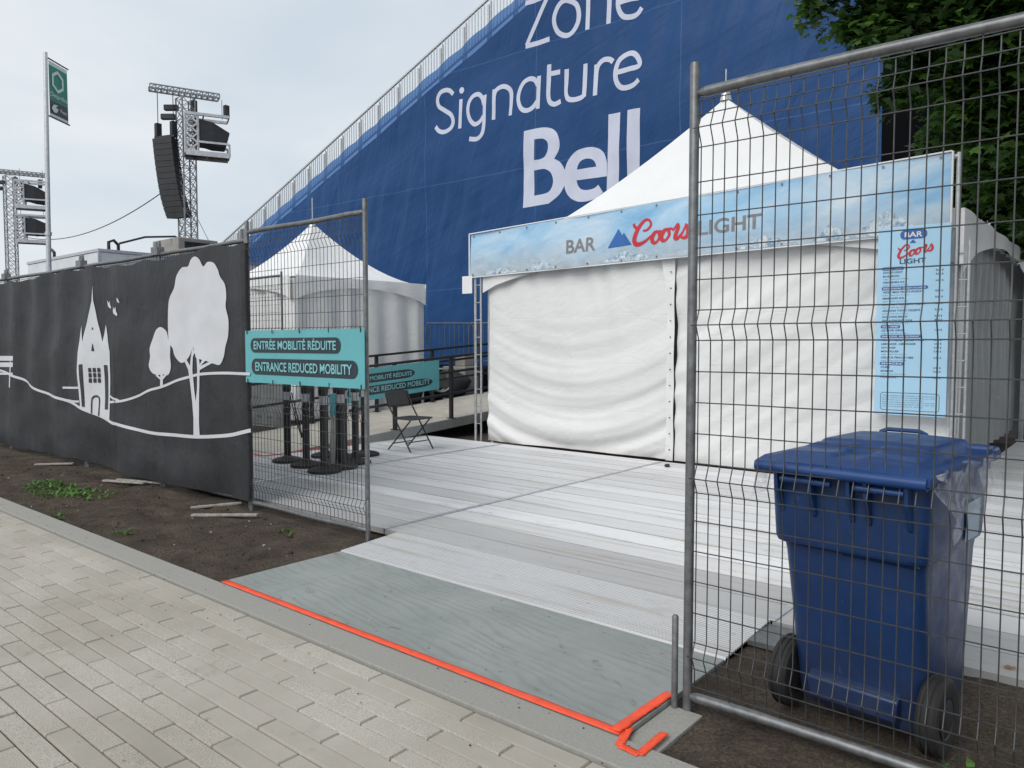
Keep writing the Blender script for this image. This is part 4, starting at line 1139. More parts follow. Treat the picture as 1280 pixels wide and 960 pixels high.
lprint('signature_lettering', [
  S([(157,518),(140,500),(118,496),(90,510),(73,545),(78,585),(110,608),(145,632),(157,668),(145,705),(112,727),(80,722),(60,698)]),
  ln([(197,545),(194,708)]), fill_loops([[(za(201,496)[0]+.09*math.cos(t*PI/8), za(201,496)[1]+.09*math.sin(t*PI/8)) for t in range(16)]]),
  S([(328,575),(318,540),(295,518),(265,528),(243,565),(238,615),(250,660),(275,684),(305,672),(327,640)]), S([(334,522),(332,600),(331,690),(320,740),(292,766),(246,765)]),
  ln([(386,492),(382,660)]), S([(384,540),(395,500),(425,478),(455,480),(475,505),(477,560),(473,636)]),
  S([(628,470),(610,440),(580,434),(545,455),(522,505),(518,555),(535,598),(565,610),(598,595),(626,556)]), ln([(634,418),(627,600)]),
  S([(688,354),(685,450),(682,520),(690,560),(715,573),(748,556)]), ln([(682,408),(745,393)]),
  S([(780,378),(778,450),(778,510),(795,545),(830,550),(865,540),(884,525)]), ln([(888,350),(883,535)]),
  ln([(946,352),(941,526)]), S([(943,420),(952,365),(980,330),(1015,324),(1038,338)]),
  S([(1058,398),(1120,380),(1187,362),(1180,320),(1150,291),(1112,295),(1072,330),(1054,385),(1056,440),(1078,477),(1115,483),(1160,466),(1187,440)])])
lprint('zone_lettering', [
  S([(560,18),(610,5),(690,-28)], sm=False), ln([(690,-28),(625,110),(558,248)]), ln([(553,252),(620,236),(688,212)]),
  S([(782,1),(745,28),(720,85),(718,135),(735,175),(770,192),(808,178),(840,125),(848,65),(832,18)], closed=True),
  ln([(902,-70),(895,160)]), S([(900,-20),(915,-70),(950,-100),(990,-100),(1012,-70),(1014,0),(1008,125)]),
  S([(1066,8),(1130,-10),(1190,-28),(1180,-70),(1150,-97),(1110,-92),(1075,-55),(1061,0),(1066,48),(1092,85),(1130,88),(1168,70),(1193,36)])])
def zbl(p): return [zbell(*q) for q in p]
def sp_(p, n=4): return smooth_path(p, n, True)
Bo = [(82,895),(97,283),(180,262)] + [tuple(q) for q in smooth_path([(180,262),(260,250),(320,262),(362,305),(380,370),(372,435),(335,500)])] + [tuple(q) for q in smooth_path([(335,500),(385,530),(418,585),(430,650),(415,720),(375,790),(295,862)])]
Bh1 = [(180,348)]+[tuple(q) for q in smooth_path([(215,342),(250,342),(280,370),(280,430),(255,485),(215,506)])]+[(175,513)]
Bh2 = [(173,595)]+[tuple(q) for q in smooth_path([(220,585),(262,584),(308,612),(328,670),(318,730),(288,770),(235,787)])]+[(173,797)]
Eo = [(752,640),(508,673)]+[tuple(q) for q in smooth_path([(508,673),(520,715),(550,745),(600,750),(650,735),(683,708)])]+[(722,770)]+[tuple(q) for q in smooth_path([(722,770),(660,817),(590,842),(520,843),(460,812),(425,750),(412,665),(425,575),(455,503),(510,440),(570,412),(635,405),(690,420),(732,462),(752,530)])]
Eh = [(513,587)]+[tuple(q) for q in smooth_path([(513,587),(522,550),(545,515),(585,498),(630,503),(655,527),(665,562)])]
bot = lambda x: (zbell(x, 700)[0], 5.20)
bl = [fill_loops([zbl(Bo), zbl(Bh1), zbl(Bh2)]), fill_loops([zbl(Eo), zbl(Eh)]),
      fill_loops([[bot(752), bot(842), zbell(862,127), zbell(765,145)]]), fill_loops([[bot(906), bot(1006), zbell(1025,95), zbell(922,112)]])]
lprint('bold_lettering', bl)

# ------------------------------------------------------------------ far left: flag, trailer, rigs
fl = thing('flag_pole', 'tall grey pole flying a green and charcoal banner flag', 'flag', (-20.3, 7.0, 0))
P0 = Vector((-20.28, 6.98, 0)); PB = P0-Vector((.766,.643,0))*.13
fdir = Vector((-.62, .785, 0)).normalized()
m = MB(); m.tube([PB, PB+(P0-PB)*.48+Vector((0,0,4)), P0+Vector((0,0,8.40))], [.06,.055,.045], 12); m.tube([PB+(P0-PB)*.5+Vector((0,0,4.1)), PB+(P0-PB)*.5+Vector((0,0,4.18))], .075, 12); m.build('pole', M['alu_frame'], fl, smooth=True)
def FP(u, z): q = P0+fdir*(.10+.72*u); return Vector((q.x, q.y, z))
m = MB()
for z in (8.30, 6.94): m.tube([P0+Vector((0,0,z)), FP(1.06, z)], .02, 6)
m.build('flag_arm', M['black_metal'], fl, smooth=True)
def flag_piece(name, mat, za_, zb2, e=0):
    side_ = Vector((fdir.y, -fdir.x, 0)) * e
    if side_.dot(Vector((20,-7,0))) < 0: side_ = -side_
    m = MB(); m.grid(lambda u, v: FP(u, za_+(zb2-za_)*v)+side_, 6, 4); return m.build(name, mat, fl)
flag_piece('flag_upper', M['flag_green'], 7.34, 8.17); flag_piece('flag_lower', M['flag_dark'], 7.02, 7.34)
flag_piece('flag_hem', M['flag_white'], 8.172, 8.26); flag_piece('flag_hem', M['flag_white'], 6.95, 7.018)
def fprint(name, meshes, mat):
    m = MB(); so = Vector((fdir.y, -fdir.x, 0))*.012
    if so.dot(Vector((20,-7,0))) < 0: so = -so
    for me in meshes:
        for pg in me.polygons: m.face([FP(me.vertices[i].co.x, me.vertices[i].co.y)+so for i in pg.vertices])
        bpy.data.meshes.remove(me)
    m.build(name, mat, fl)
hexo = [(.45+.36*math.sin(t*PI/3), 7.84+.27*math.cos(t*PI/3)) for t in range(6)]; hexi = [(.45+.25*math.sin(t*PI/3), 7.84+.19*math.cos(t*PI/3)) for t in range(6)]
fprint('hexagon_emblem', [fill_loops([hexo, hexi])], M['flag_white'])
fprint('lettering', [text_mesh('Desjardins', (.04, 7.40, .95, 7.54), .01)], M['flag_white'])
fprint('lower_emblem', [fill_loops([[(.08,7.16),(.2,7.26),(.42,7.28),(.3,7.2),(.45,7.19),(.36,7.09),(.2,7.07)]]), text_mesh('Fest', (.55,7.13,.9,7.22), .01)], M['flag_white'])

tr = thing('trailer', 'white box trailer showing above the charcoal banner with roof unit', 'trailer', (-25, 10, 0))
cx, cy = -22.3, 8.85
m = MB(); m.box(-27.8, cy, .6, cx, 15.4, 4.05); m.build('body', M['white_paint'], tr, bevel=.03)
m = MB(); m.box(-27.82, cy-.02, 4.05, cx+.02, 15.42, 4.13); m.box(cx-.02, cy-.025, .6, cx+.025, cy+.02, 4.05)
for yy in (9.6, 11.2, 12.8): m.box(cx+.001, yy, .7, cx+.014, yy+.03, 4.04)
m.build('roof_edge', M['alu_frame'], tr)
m = MB(); m.box(-24.6, 11.4, 4.13, -22.9, 12.7, 4.78); m.build('roof_unit', M['dark_grille'], tr, bevel=.03)
m = MB(); m.box(-22.9, 11.6, 4.4, -22.885, 12.4, 4.66); m.build('vent_grille', M['black_metal'], tr)
m = MB(); m.tube([(-22.5,9.5,4.35),(-22.9,10.4,4.66),(-23.5,11.6,4.86),(-23.9,12.0,4.84)], .03, 6); m.build('roof_hose', M['black_metal'], tr, smooth=True)
m = MB(); m.tube([(-22.5,9.2,4.1),(-22.5,9.2,4.36),(-22.5,9.34,4.42),(-22.5,9.46,4.3),(-22.5,9.46,4.1)], .045, 6); m.build('roof_hook', M['black_metal'], tr, smooth=True)
m = MB(); m.tube([(-26.2,8.95,4.1),(-26.2,8.95,4.34),(-26.0,8.95,4.4),(-25.8,8.95,4.3),(-25.8,8.95,4.1)], .045, 6)
m.build('roof_hook', M['black_metal'], tr, smooth=True)
for x in (-27.1, -25.9, -23.6):
    m = MB(); m.lathe((0,0,0), [(.15,-.12),(.46,-.12),(.5,-.08),(.5,.08),(.46,.12),(.15,.12)], 20, axis='x')
    m.move(Matrix.Translation((x, cy+.25, .5)) @ Matrix.Rotation(R(90), 4, 'Z')); m.build('wheel', M['rubber'], tr, smooth=True)

def truss(mb, p, q, w, bays, r=.035, rd=.02):
    p, q = Vector(p), Vector(q); d = (q-p).normalized(); a = d.cross(Vector((0,1,.3))).normalized()*w/2; c = d.cross(a).normalized()*w/2
    cr = [a+c, a-c, -a-c, -a+c]
    for k_ in cr: mb.bar(p+k_, q+k_, r*2)
    for i in range(bays):
        s0_, s1_ = p+(q-p)*i/bays, p+(q-p)*(i+1)/bays
        for j_ in range(4):
            u, v = cr[j_], cr[(j_+1) % 4]
            mb.bar(s0_+u, s1_+v, rd*2); mb.bar(s0_+v, s1_+u, rd*2); mb.bar(s1_+u, s1_+v, rd*2)
RT = Vector((.766, .643, 0)); FW = Vector((-.643, .766, 0))     # along / across the rigs
def rig(base, topz, label, arm_l, arm_r):
    t = thing('rigging_tower', label, 'tower', tuple(base), 0, 'lattice rigging towers')
    base = Vector(base)
    m = MB(); truss(m, base, base+Vector((0,0,topz)), .80, 24, .035, .016); m.build('mast', M['truss'], t)
    m = MB()
    dirn = (RT*.86+FW*.5).normalized()
    for off in (-.36, .36):
        o_ = Vector((-dirn.y, dirn.x, 0))*off
        p_ = base+Vector((0,0,topz+.25))-dirn*arm_l+o_; q_ = base+Vector((0,0,topz+.25))+dirn*arm_r+o_
        m.bar(p_, q_, .08, .09); m.bar(p_+Vector((0,0,.24)), q_+Vector((0,0,.24)), .07)
        n3 = 12
        for i in range(n3+1):
            s_ = p_+(q_-p_)*i/n3; m.bar(s_, s_+Vector((0,0,.24)), .05)
            if i < n3: m.bar(s_, p_+(q_-p_)*(i+1)/n3+Vector((0,0,.24)), .045)
            if off < 0: m.bar(s_, s_-o_*2, .05)
    m.build('top_beam', M['truss'], t)
    for i in range(2):
        m = MB(); c_ = base-RT*.45+Vector((0,0,topz-.55-.55*i))-RT*.2*i; m.bar(c_, c_-RT*.85, .3, .34); m.build('floodlight', M['speaker'], t, bevel=.04)
    for i in range(2):
        m = MB(); c_ = base+dirn*(.5+1.9*i)+Vector((0,0,topz-.05)); m.bar(c_, c_-Vector((0,0,.8)), .28); m.build('hoist', M['speaker'], t)
    return t
rig((-46.1, 23.6, 0), 16.6, 'lattice rigging tower with the hanging line array beside the grandstand', 2.0, 1.95)
rig((-80.9, 24.5, 0), 16.9, 'farther lattice rigging tower at the left edge with two speaker cages', 1.4, 2.9)

# line array, hung from the first tower: a J of cabinets
la = thing('line_array', 'long black curved line array of speakers hanging from the rigging tower', 'speaker', (-47.1, 22.8, 9))
AX = (RT*.93-FW*.36).normalized()
top = Vector((-47.05, 22.80, 14.15)); ang_ = R(8); pz = top.copy()
for i in range(14):
    a = R(4+ .55*i + (0 if i < 9 else (i-8)*1.6))
    dn = Vector((RT.x*math.sin(a)*1.0, RT.y*math.sin(a)*1.0, -math.cos(a)))
    c0 = pz; c1 = pz+dn*.345; pz = pz+dn*.352
    up_ = -dn; side_ = AX; dep = side_.cross(up_).normalized()
    m = MB(); b_ = []
    for (pt_, w0) in ((c0, .70), (c1, .68)):
        b_.append([pt_-side_*w0+dep*.42, pt_+side_*w0+dep*.28, pt_+side_*w0-dep*.28, pt_-side_*w0-dep*.42])
    m.loft(b_); m.build('cabinet', M['speaker'], la, bevel=.02)
m = MB()
for sgn in (-1, 1):
    q_ = top+AX*.62*sgn; m.tube([q_, q_+Vector((0,0,2.9 if sgn < 0 else 2.6))], .025, 5); m.box(-.16,-.16,.2,.16,.16,1.0, M=Matrix.Translation(q_))
m.bar(top-AX*.8+Vector((0,0,.12)), top+AX*.8+Vector((0,0,.12)), .3, .14)
m.build('hoist_chain', M['speaker'], la)

def cage(loc, label, tilt_):
    t = thing('speaker_cage', label, 'speaker cage', tuple(loc), 0, 'speaker cages on the rigging towers')
    c_ = Vector(loc); ax = (RT*.9+FW*.42).normalized(); ay = Vector((-ax.y, ax.x, 0)); L, Wd, Hh = 1.25, .65, 2.35
    def Q(a, b, z): return c_+ax*a+ay*b+Vector((0,0,z))
    m = MB()
    for b in (-Wd, Wd):
        m.bar(Q(-L,b,0), Q(L,b,0), .12, .3); m.bar(Q(-L,b,Hh), Q(L,b,Hh), .16, .16)
        for a in (-L, -L+.7): m.bar(Q(a,b,0), Q(a,b,Hh), .11)
        m.bar(Q(L,b,0), Q(L,b,.7), .09); m.bar(Q(-L+.7,b,.7), Q(L,b,.7), .12)
        for i in range(4): m.bar(Q(-L,b,.6*i), Q(-L+.7,b,.6*(i+1)), .10); m.bar(Q(-L+.7,b,.6*i), Q(-L,b,.6*(i+1)), .10)
    for a in (-L, 0, L): m.bar(Q(a,-Wd,0), Q(a,Wd,0), .1)
    for a in (-L, -.2, L): m.bar(Q(a,-Wd,Hh), Q(a,Wd,Hh), .08)
    m.build('cage_frame', M['cage_steel'], t)
    m = MB(); m.loft([[Q(-L,-Wd,.05), Q(L,-Wd,.05), Q(L,Wd,.05), Q(-L,Wd,.05)], [Q(-L,-Wd,.09), Q(L,-Wd,.09), Q(L,Wd,.09), Q(-L,Wd,.09)]]); m.build('floor_plate', M['truss_dark'], t)
    m = MB(); m.loft([[Q(-.75,-.6,.75), Q(-.75,.6,.75), Q(-.75,.6,2.15), Q(-.75,-.6,2.15)], [Q(.3,-.6,.62-tilt_*.3), Q(.3,.6,.62-tilt_*.3), Q(.3,.6,2.1-tilt_*.3), Q(.3,-.6,2.1-tilt_*.3)], [Q(1.05,-.5,.8-tilt_*.8), Q(1.05,.5,.8-tilt_*.8), Q(1.3,.5,1.7-tilt_*.6), Q(1.3,-.5,1.7-tilt_*.6)]])
    m.build('speaker_body', M['speaker'], t, bevel=.05)
    m = MB()
    for a in (-.9, .9): m.tube([Q(a,0,Hh), Q(a,0,Hh+1.2)], .02, 5)
    m.build('hanging_chain', M['truss_dark'], t)
    return t
cage((-45.15, 24.45, 13.1), 'open speaker cage with a black cabinet on the line array tower', .4)
cage((-79.4, 25.8, 14.0), 'upper speaker cage on the farther tower at the left', .5)
cage((-79.4, 25.8, 10.9), 'lower speaker cage on the farther tower at the left', .1)
m = MB(); a = Vector((-80.2, 24.9, 11.5)); b = Vector((-47.3, 22.6, 10.9)); m.tube([a+(b-a)*i/24-Vector((0,0,3.0*4*(i/24)*(1-i/24)*.45)) for i in range(25)], .035, 5)
tag(m.build('overhead_cable', M['truss_dark'], smooth=True), 'sagging dark cable strung between the two rigging towers', 'cable')
m = MB()
for (a, b) in (((-46.1,23.6,9.6),(-49.5,21.5,0)), ((-46.1,23.6,10.5),(-41.5,26.5,0))): m.tube([a, b], .02, 4)
tag(m.build('guy_wire', M['truss_dark']), 'thin guy wires running down from the line array tower', 'wire')

# ------------------------------------------------------------------ blue wheeled bin
bn_ = thing('wheeled_bin', 'blue two-wheeled recycling bin behind the large mesh panel', 'bin', (-.845, 2.882, .008), R(-6))
def bin_ring(z, hw, y0, y1, r=.06, n=4):
    out = []
    for cx_, cy_, a in ((hw-r, y1-r, 0), (-hw+r, y1-r, 90), (-hw+r, y0+r, 180), (hw-r, y0+r, 270)):
        for k_ in range(n+1):
            t_ = R(a+90*k_/n); out.append((cx_+r*math.cos(t_), cy_+r*math.sin(t_), z))
    return out
def bb(mb, name, mat, **kw): return mb.build(name, mat, bn_, local=True, **kw)
m = MB()
m.loft([bin_ring(.055,.228,.175,.66), bin_ring(.075,.236,.165,.68), bin_ring(.20,.243,.15,.69), bin_ring(.66,.258,.062,.715), bin_ring(.69,.262,.055,.72), bin_ring(.705,.277,.02,.735), bin_ring(.72,.280,.012,.74),
        bin_ring(.90,.287,.0,.752), bin_ring(.965,.289,-.002,.755), bin_ring(.968,.298,-.010,.768), bin_ring(1.005,.299,-.012,.770), bin_ring(1.008,.28,.01,.745)], cap0=True, cap1=True)
m.move(Matrix.Diagonal((1,1,1.028,1)))
body = bb(m, 'body', M['bin'], smooth=True, ang=32)
# moulded buttress panel on the wheel side and recess
m = MB()
m.loft([[(-.17,.150,.20),(.17,.150,.20),(.17,.19,.20),(-.17,.19,.20)],[(-.17,.115,.18),(.17,.115,.18),(.17,.17,.09),(-.17,.17,.09)],[(-.16,.125,.10),(.16,.125,.10),(.16,.17,.06),(-.16,.17,.06)]])
bb(m, 'axle_housing', M['bin'], smooth=True, bevel=.006)
m = MB(); m.loft([[(-.02,-.012+.07*(1-t),.70+.0*t),(.245,-.012+.07*(1-t),.70),(.245,.1,.70),(-.02,.1,.70)] for t in (0,)]+[[(-.02,.01,.74),(.25,.01,.74),(.25,.1,.74),(-.02,.1,.74)]])
bb(m, 'moulded_pocket', M['bin'], bevel=.006)
# hinge ribs under the rim and handle tubes
for xs in (-.23, -.10, .04, .10, .235):
    m = MB(); m.v += []; 
    m.loft([[(xs-.007,-.058,1.012),(xs+.007,-.058,1.012),(xs+.007,.01,1.012),(xs-.007,.01,1.012)],[(xs-.007,-.05,.94),(xs+.007,-.05,.94),(xs+.007,.01,.90),(xs-.007,.01,.90)],[(xs-.007,-.004,.85),(xs+.007,-.004,.85),(xs+.007,.01,.84),(xs-.007,.01,.84)]])
    bb(m, 'handle_rib', M['bin'], bevel=.002)
m = MB(); m.tube([(-.305,-.062,1.026),(.305,-.062,1.026)], .022, 12); bb(m, 'hinge_tube', M['bin_lid'], smooth=True)
for xa, xb in ((-.21,-.02),(.06,.23)):
    m = MB(); m.tube([(xa,-.052,.983),(xb,-.052,.983)], .013, 10); bb(m, 'handle', M['bin'], smooth=True)
# lid: stepped dome
def lid_z(x, y):
    d = min((.312-abs(x))/.312, 1); t = (y+.07)/.86
    z = 1.040
    z += .018*min(1, t/.10)
    if t > .30: z += .040*min(1, (t-.30)/.16)*min(1, max(0, (.312-abs(x)-.055)/.05))*min(1, max(0, (1-t-.03)/.09))
    if .10 < t < .42 and .03 < abs(x) < .27: z += .014*min(1, min((t-.10)/.05, (.42-t)/.05))*min(1, min((abs(x)-.03)/.03, (.27-abs(x))/.03))
    return z+.014*(1-(x/.312)**2)
m = MB(); m.grid(lambda u, v: (-.312+.624*u, -.068+.865*v, lid_z(-.312+.624*u, -.068+.865*v)), 48, 56)
rim = MB(); rim.grid(lambda u, v: (-.312+.624*u, -.068+.865*v, lid_z(-.312+.624*u, -.068+.865*v)), 48, 56)
for (fa) in (lambda u, v: (-.312, -.068+.865*u, lid_z(-.312, -.068+.865*u)-.032*v), lambda u, v: (.312, -.068+.865*u, lid_z(.312, -.068+.865*u)-.032*v), lambda u, v: (-.312+.624*u, .797, lid_z(-.312+.624*u, .797)-.032*v), lambda u, v: (-.312+.624*u, -.068, lid_z(-.312+.624*u, -.068)-.022*v)):
    rim.grid(fa, 40, 2)
lid = bb(rim, 'lid', M['bin_lid'], smooth=True, ang=50)
m = MB(); m.tube([(-.16,.76,1.06),(-.155,.79,1.10),(-.13,.80,1.11),(.0,.80,1.11),(.03,.79,1.10),(.035,.76,1.06)], .010, 8)
o = m.build('lid_handle', M['bin_lid'], lid, smooth=True, local=True)
m = MB(); m.box(.22,.62,1.04,.31,.70,1.09); m.box(.27,.67,1.03,.318,.76,1.08)
m.build('lid_latch', M['bin_lid'], lid, bevel=.012, local=True)
m = MB(); m.tube([(-.31,.205,.142),(.31,.205,.142)], .011, 8); bb(m, 'axle', M['galv'], smooth=True)
for sx in (-1, 1):
    m = MB(); m.lathe((sx*.276, .205, .142), [(.075,-.030),(.110,-.040),(.132,-.036),(.143,-.024),(.143,-.016),(.139,-.014),(.139,-.009),(.143,-.007),(.143,.007),(.139,.009),(.139,.014),(.143,.016),(.143,.024),(.132,.036),(.110,.040),(.075,.030)], 36, axis='x')
    w_ = bb(m, 'wheel', M['rubber'], smooth=True, ang=30)
    m = MB(); m.lathe((sx*.276, .205, .142), [(.02,-.042),(.07,-.033),(.075,-.036),(.075,.036),(.07,.033),(.02,.042)], 24, axis='x'); m.build('hub', M['black_plastic'], w_, smooth=True, local=True)
# liner film folded over the rim on the right side, and the sticker
def film(u, v):
    y = -.03+.80*u
    drop = .05+.17*min(1, u*3.2)*(1-.25*u)+ (.10*max(0, 1-abs(u-.22)/.2))
    z = 1.055-drop*v
    return (.318+.012*math.sin(u*26+v*4)+.02*nz(u*6, v*4)+.03*v*math.sin(u*9), y, z+.012*math.sin(u*17))
m = MB(); m.grid(film, 60, 16); bb(m, 'liner_film', M['film'], smooth=True, ang=180)
m = MB(); m.grid(lambda u, v: (-.312-.02*v-.01*math.sin(u*20), -.05+.5*u, 1.01-.12*v*(1-.6*u)), 30, 6); bb(m, 'liner_film', M['film'], smooth=True, ang=180)
m = MB(); m.grid(lambda u, v: (.289-.006*(1-v)+.003, .44+.17*u, .74+.15*v-.0*u), 2, 2); bb(m, 'sticker', M['sticker'])

# ------------------------------------------------------------------ trees
LEAF = [(0,0),(.18,.10),(.50,.02),(.38,.26),(.55,.48),(.24,.50),(.16,.72),(0,1.0),(-.16,.72),(-.24,.50),(-.55,.48),(-.38,.26),(-.50,.02),(-.18,.10)]
LEAF_S = [(0,0),(.5,.15),(.42,.5),(0,1),(-.42,.5),(-.5,.15)]
def make_tree(name, label, trunk_pt, trunk_top, clusters, leaf, seed, shape):
    rnd = random.Random(seed)
    t = thing(name, label, 'tree', trunk_pt, 0)
    m = MB(); tp_, tt = Vector(trunk_pt), Vector(trunk_top)
    m.tube([tp_-Vector((0,0,.1)), tp_+(tt-tp_)*.15, tp_+(tt-tp_)*.6, tt], [.34,.25,.2,.13], 12)
    for (c, r, n) in clusters:
        c = Vector(c); s_ = tp_+(tt-tp_)*rnd.uniform(.5, 1)
        mid = (s_+c)/2+Vector((rnd.uniform(-.3,.3), rnd.uniform(-.3,.3), .5))
        m.tube([s_, mid, c, c+(c-mid)*.06], [.10,.06,.03,.012], 7)
        for _ in range(7):
            d = Vector((rnd.gauss(0,1), rnd.gauss(0,1), rnd.gauss(0,.8))).normalized(); m.tube([c, c+d*r*.5+Vector((0,0,.05)), c+d*r*.68-Vector((0,0,.08))], [.016,.010,.004], 5)
    m.build('trunk', M['bark'], t, smooth=True)
    L = MB(); tints = []
    for (c, r, n) in clusters:
        c = Vector(c); subs = []
        for _ in range(max(6, n//60)):
            d = Vector((rnd.gauss(0,1), rnd.gauss(0,1), rnd.gauss(0,.85))).normalized()
            subs.append(c+d*r*rnd.uniform(.35, 1.0))
        for i in range(n):
            p_ = rnd.choice(subs)+Vector((rnd.gauss(0,.17), rnd.gauss(0,.17), rnd.gauss(0,.13)))*max(.7, r*.9)
            sz = leaf*rnd.uniform(.6, 1.15)
            nrm = Vector((rnd.gauss(0,.45), rnd.gauss(0,.45)-.25, 1)).normalized()
            dr = Vector((rnd.gauss(0,1), rnd.gauss(0,1), -.55-rnd.random()*.5)); dr = (dr-nrm*dr.dot(nrm)).normalized(); sd = dr.cross(nrm)
            tv = min(1, max(0, rnd.gauss(.42, .25)))
            b_ = len(L.v); cup = rnd.uniform(.05,.3)
            for (a, h) in shape: L.v.append(p_+sd*a*sz+dr*h*sz+nrm*(-abs(a)*cup*sz-.15*h*h*sz))
            n6 = len(shape); hn = n6//2
            L.f.append(tuple(b_+k_ for k_ in range(hn+1))); L.f.append(tuple([b_]+[b_+k_ for k_ in range(hn, n6)])); L.m += [0,0]; tints += [tv, tv]
    o = L.build('crown', M['leaf'], t); set_tint(o, tints)
    return t
def at(px, py, D):
    a = (px-640)/950.*D; b = (py-430)/950.*D
    return (-.643*D+.766*a, .766*D+.643*a, 1.5-b)
CL = [(at(1060,-60,9.3),.75,1100),(at(1030,-15,9.5),.42,420),(at(1075,45,9.6),.36,380),(at(1120,105,10.2),.34,330),(at(1120,-10,9.2),.75,1100),(at(1190,10,9.0),.9,1500),(at(1260,60,8.9),.9,1700),(at(1170,70,9.8),.7,1000),
      (at(1215,130,9.6),.6,1100),(at(1250,180,9.7),.55,1000),(at(1300,150,9.4),.9,1500),(at(1330,215,9.8),.7,900),(at(1190,170,10.4),.4,420),
      (at(1150,-120,9),1.0,1300),(at(1350,0,9),1.3,1500),(at(1320,-150,8.5),1.5,1400),(at(1480,-50,9),1.8,1200),(at(1500,180,9.5),1.3,900),
      ((.9,6.6,5.6),1.4,1100),((1.3,4.6,5.6),1.5,1200),((-.2,4.8,6.3),1.2,900),((2.6,6.0,6.5),2.0,900),((.6,3.0,6.0),1.2,800),((-.8,3.2,6.9),1.2,900),((.6,1.5,6.2),1.5,900),((.1,5.5,6.9),1.2,900),(at(1275,235,10.2),.5,600),(at(1310,280,10.5),.5,500)]  # clusters over the bin: unseen canopy, thickened to darken that side
make_tree('maple_tree', 'dark green maple with large lobed leaves overhanging the bar tent', (3.2,10.6,-.05), (3.0,10.4,6.2), [(c, r, int(n*1.45)) for c, r, n in CL], .155, 3, LEAF)
CL2 = [(at(1200,200,19),1.6,1500),(at(1260,120,19),2.2,1900),(at(1330,220,19),2.0,1500),(at(1240,20,20),2.4,1600),(at(1290,-80,20),2.6,1200),(at(1230,270,19.5),1.3,1400),(at(1270,250,18),1.2,1400),(at(1400,100,19),3,1300),(at(1290,360,19.5),1.4,1100),(at(1330,450,19.5),1.6,1100),(at(1400,380,19),1.8,1000)]
make_tree('background_tree', 'darker tree filling the gap beyond the end of the grandstand', (1.0,24.0,-.05), (1.0,24,6), CL2, .26, 5, LEAF_S)

# ------------------------------------------------------------------ small things on the ground
rnd = random.Random(21)
gm_ = MB(); gt_ = []
for (cx_, cy_, rx, ry, n) in ((-8.72,2.98,.60,.24,300),(-8.3,3.1,.45,.2,110),(-9.2,3.05,.3,.15,60),(-12.2,3.1,.9,.25,260),(-6.3,2.62,.12,.05,14),(-5.3,3.5,.1,.05,9),(-7.4,2.55,.15,.05,16),(-10.3,2.6,.3,.08,30),(-.55,2.98,.30,.10,26),(-.25,3.05,.25,.1,22)):
    for _ in range(n):
        a, q = rnd.random()*2*PI, math.sqrt(rnd.random())
        x, y = cx_+rx*q*math.cos(a), cy_+ry*q*math.sin(a); h = rnd.uniform(.012,.05); z = soil_z(x, y)-.005
        d = Vector((rnd.gauss(0,1), rnd.gauss(0,1), 0)).normalized(); w_ = d.orthogonal(); w_ = Vector((-d.y, d.x, 0))*rnd.uniform(.004,.011); ln_ = rnd.uniform(.6,2.2)*h
        p0 = Vector((x,y,z)); p1 = p0+d*ln_*.4+Vector((0,0,h*.7)); p2 = p0+d*ln_+Vector((0,0,h*.85))
        b_ = len(gm_.v); gm_.v += [p0-w_, p0+w_, p1+w_*1.5, p1-w_*1.5, p2]; gm_.f += [(b_,b_+1,b_+2,b_+3),(b_+3,b_+2,b_+4)]; gm_.m += [0,0]; tv = rnd.random(); gt_ += [tv, tv]
gs_ = gm_.build('grass', M['grass']); set_tint(gs_, gt_); gs_['kind'] = 'stuff'
cl = MB()
for _ in range(120):
    x = rnd.uniform(-13,-1); y = 2.2+.22*abs(rnd.gauss(0,.6)); r = rnd.uniform(.001,.0028); z = .012
    if y > 2.4: y = 2.39-rnd.random()*.05
    if rnd.random() < .35: y = 2.17-abs(rnd.gauss(0,.25)); z = .003
    b_ = len(cl.v); cl.v += [Vector((x+r*sx*rnd.uniform(.6,1.4), y+r*sy*rnd.uniform(.6,1.4), z+r*.6*sz)) for sx in (-1,1) for sy in (-1,1) for sz in (-1,1)]
    for q in ((0,1,3,2),(4,6,7,5),(0,4,5,1),(2,3,7,6),(0,2,6,4),(1,5,7,3)): cl.f.append(tuple(b_+i for i in q)); cl.m.append(0)
for _ in range(700):
    if rnd.random() < .72: x, y = rnd.uniform(-12,-4.5), rnd.uniform(2.45,3.72)
    else: x, y = rnd.uniform(-1.45,.8), rnd.uniform(2.4,3.8)
    r = rnd.uniform(.002,.006)*(2.4 if rnd.random() < .06 else 1); z = soil_z(x, y)+r*.3
    b_ = len(cl.v); P = [Vector((x+r*rnd.uniform(.6,1.3)*sx, y+r*rnd.uniform(.6,1.3)*sy, z+r*rnd.uniform(.5,1)*sz)) for sx in (-1,1) for sy in (-1,1) for sz in (-1,1)]
    cl.v += P
    for q in ((0,1,3,2),(4,6,7,5),(0,4,5,1),(2,3,7,6),(0,2,6,4),(1,5,7,3)): cl.f.append(tuple(b_+i for i in q)); cl.m.append(0)
co = cl.build('soil_crumbs', M['soil'], smooth=True, ang=180); co['kind'] = 'stuff'
st_ = MB()
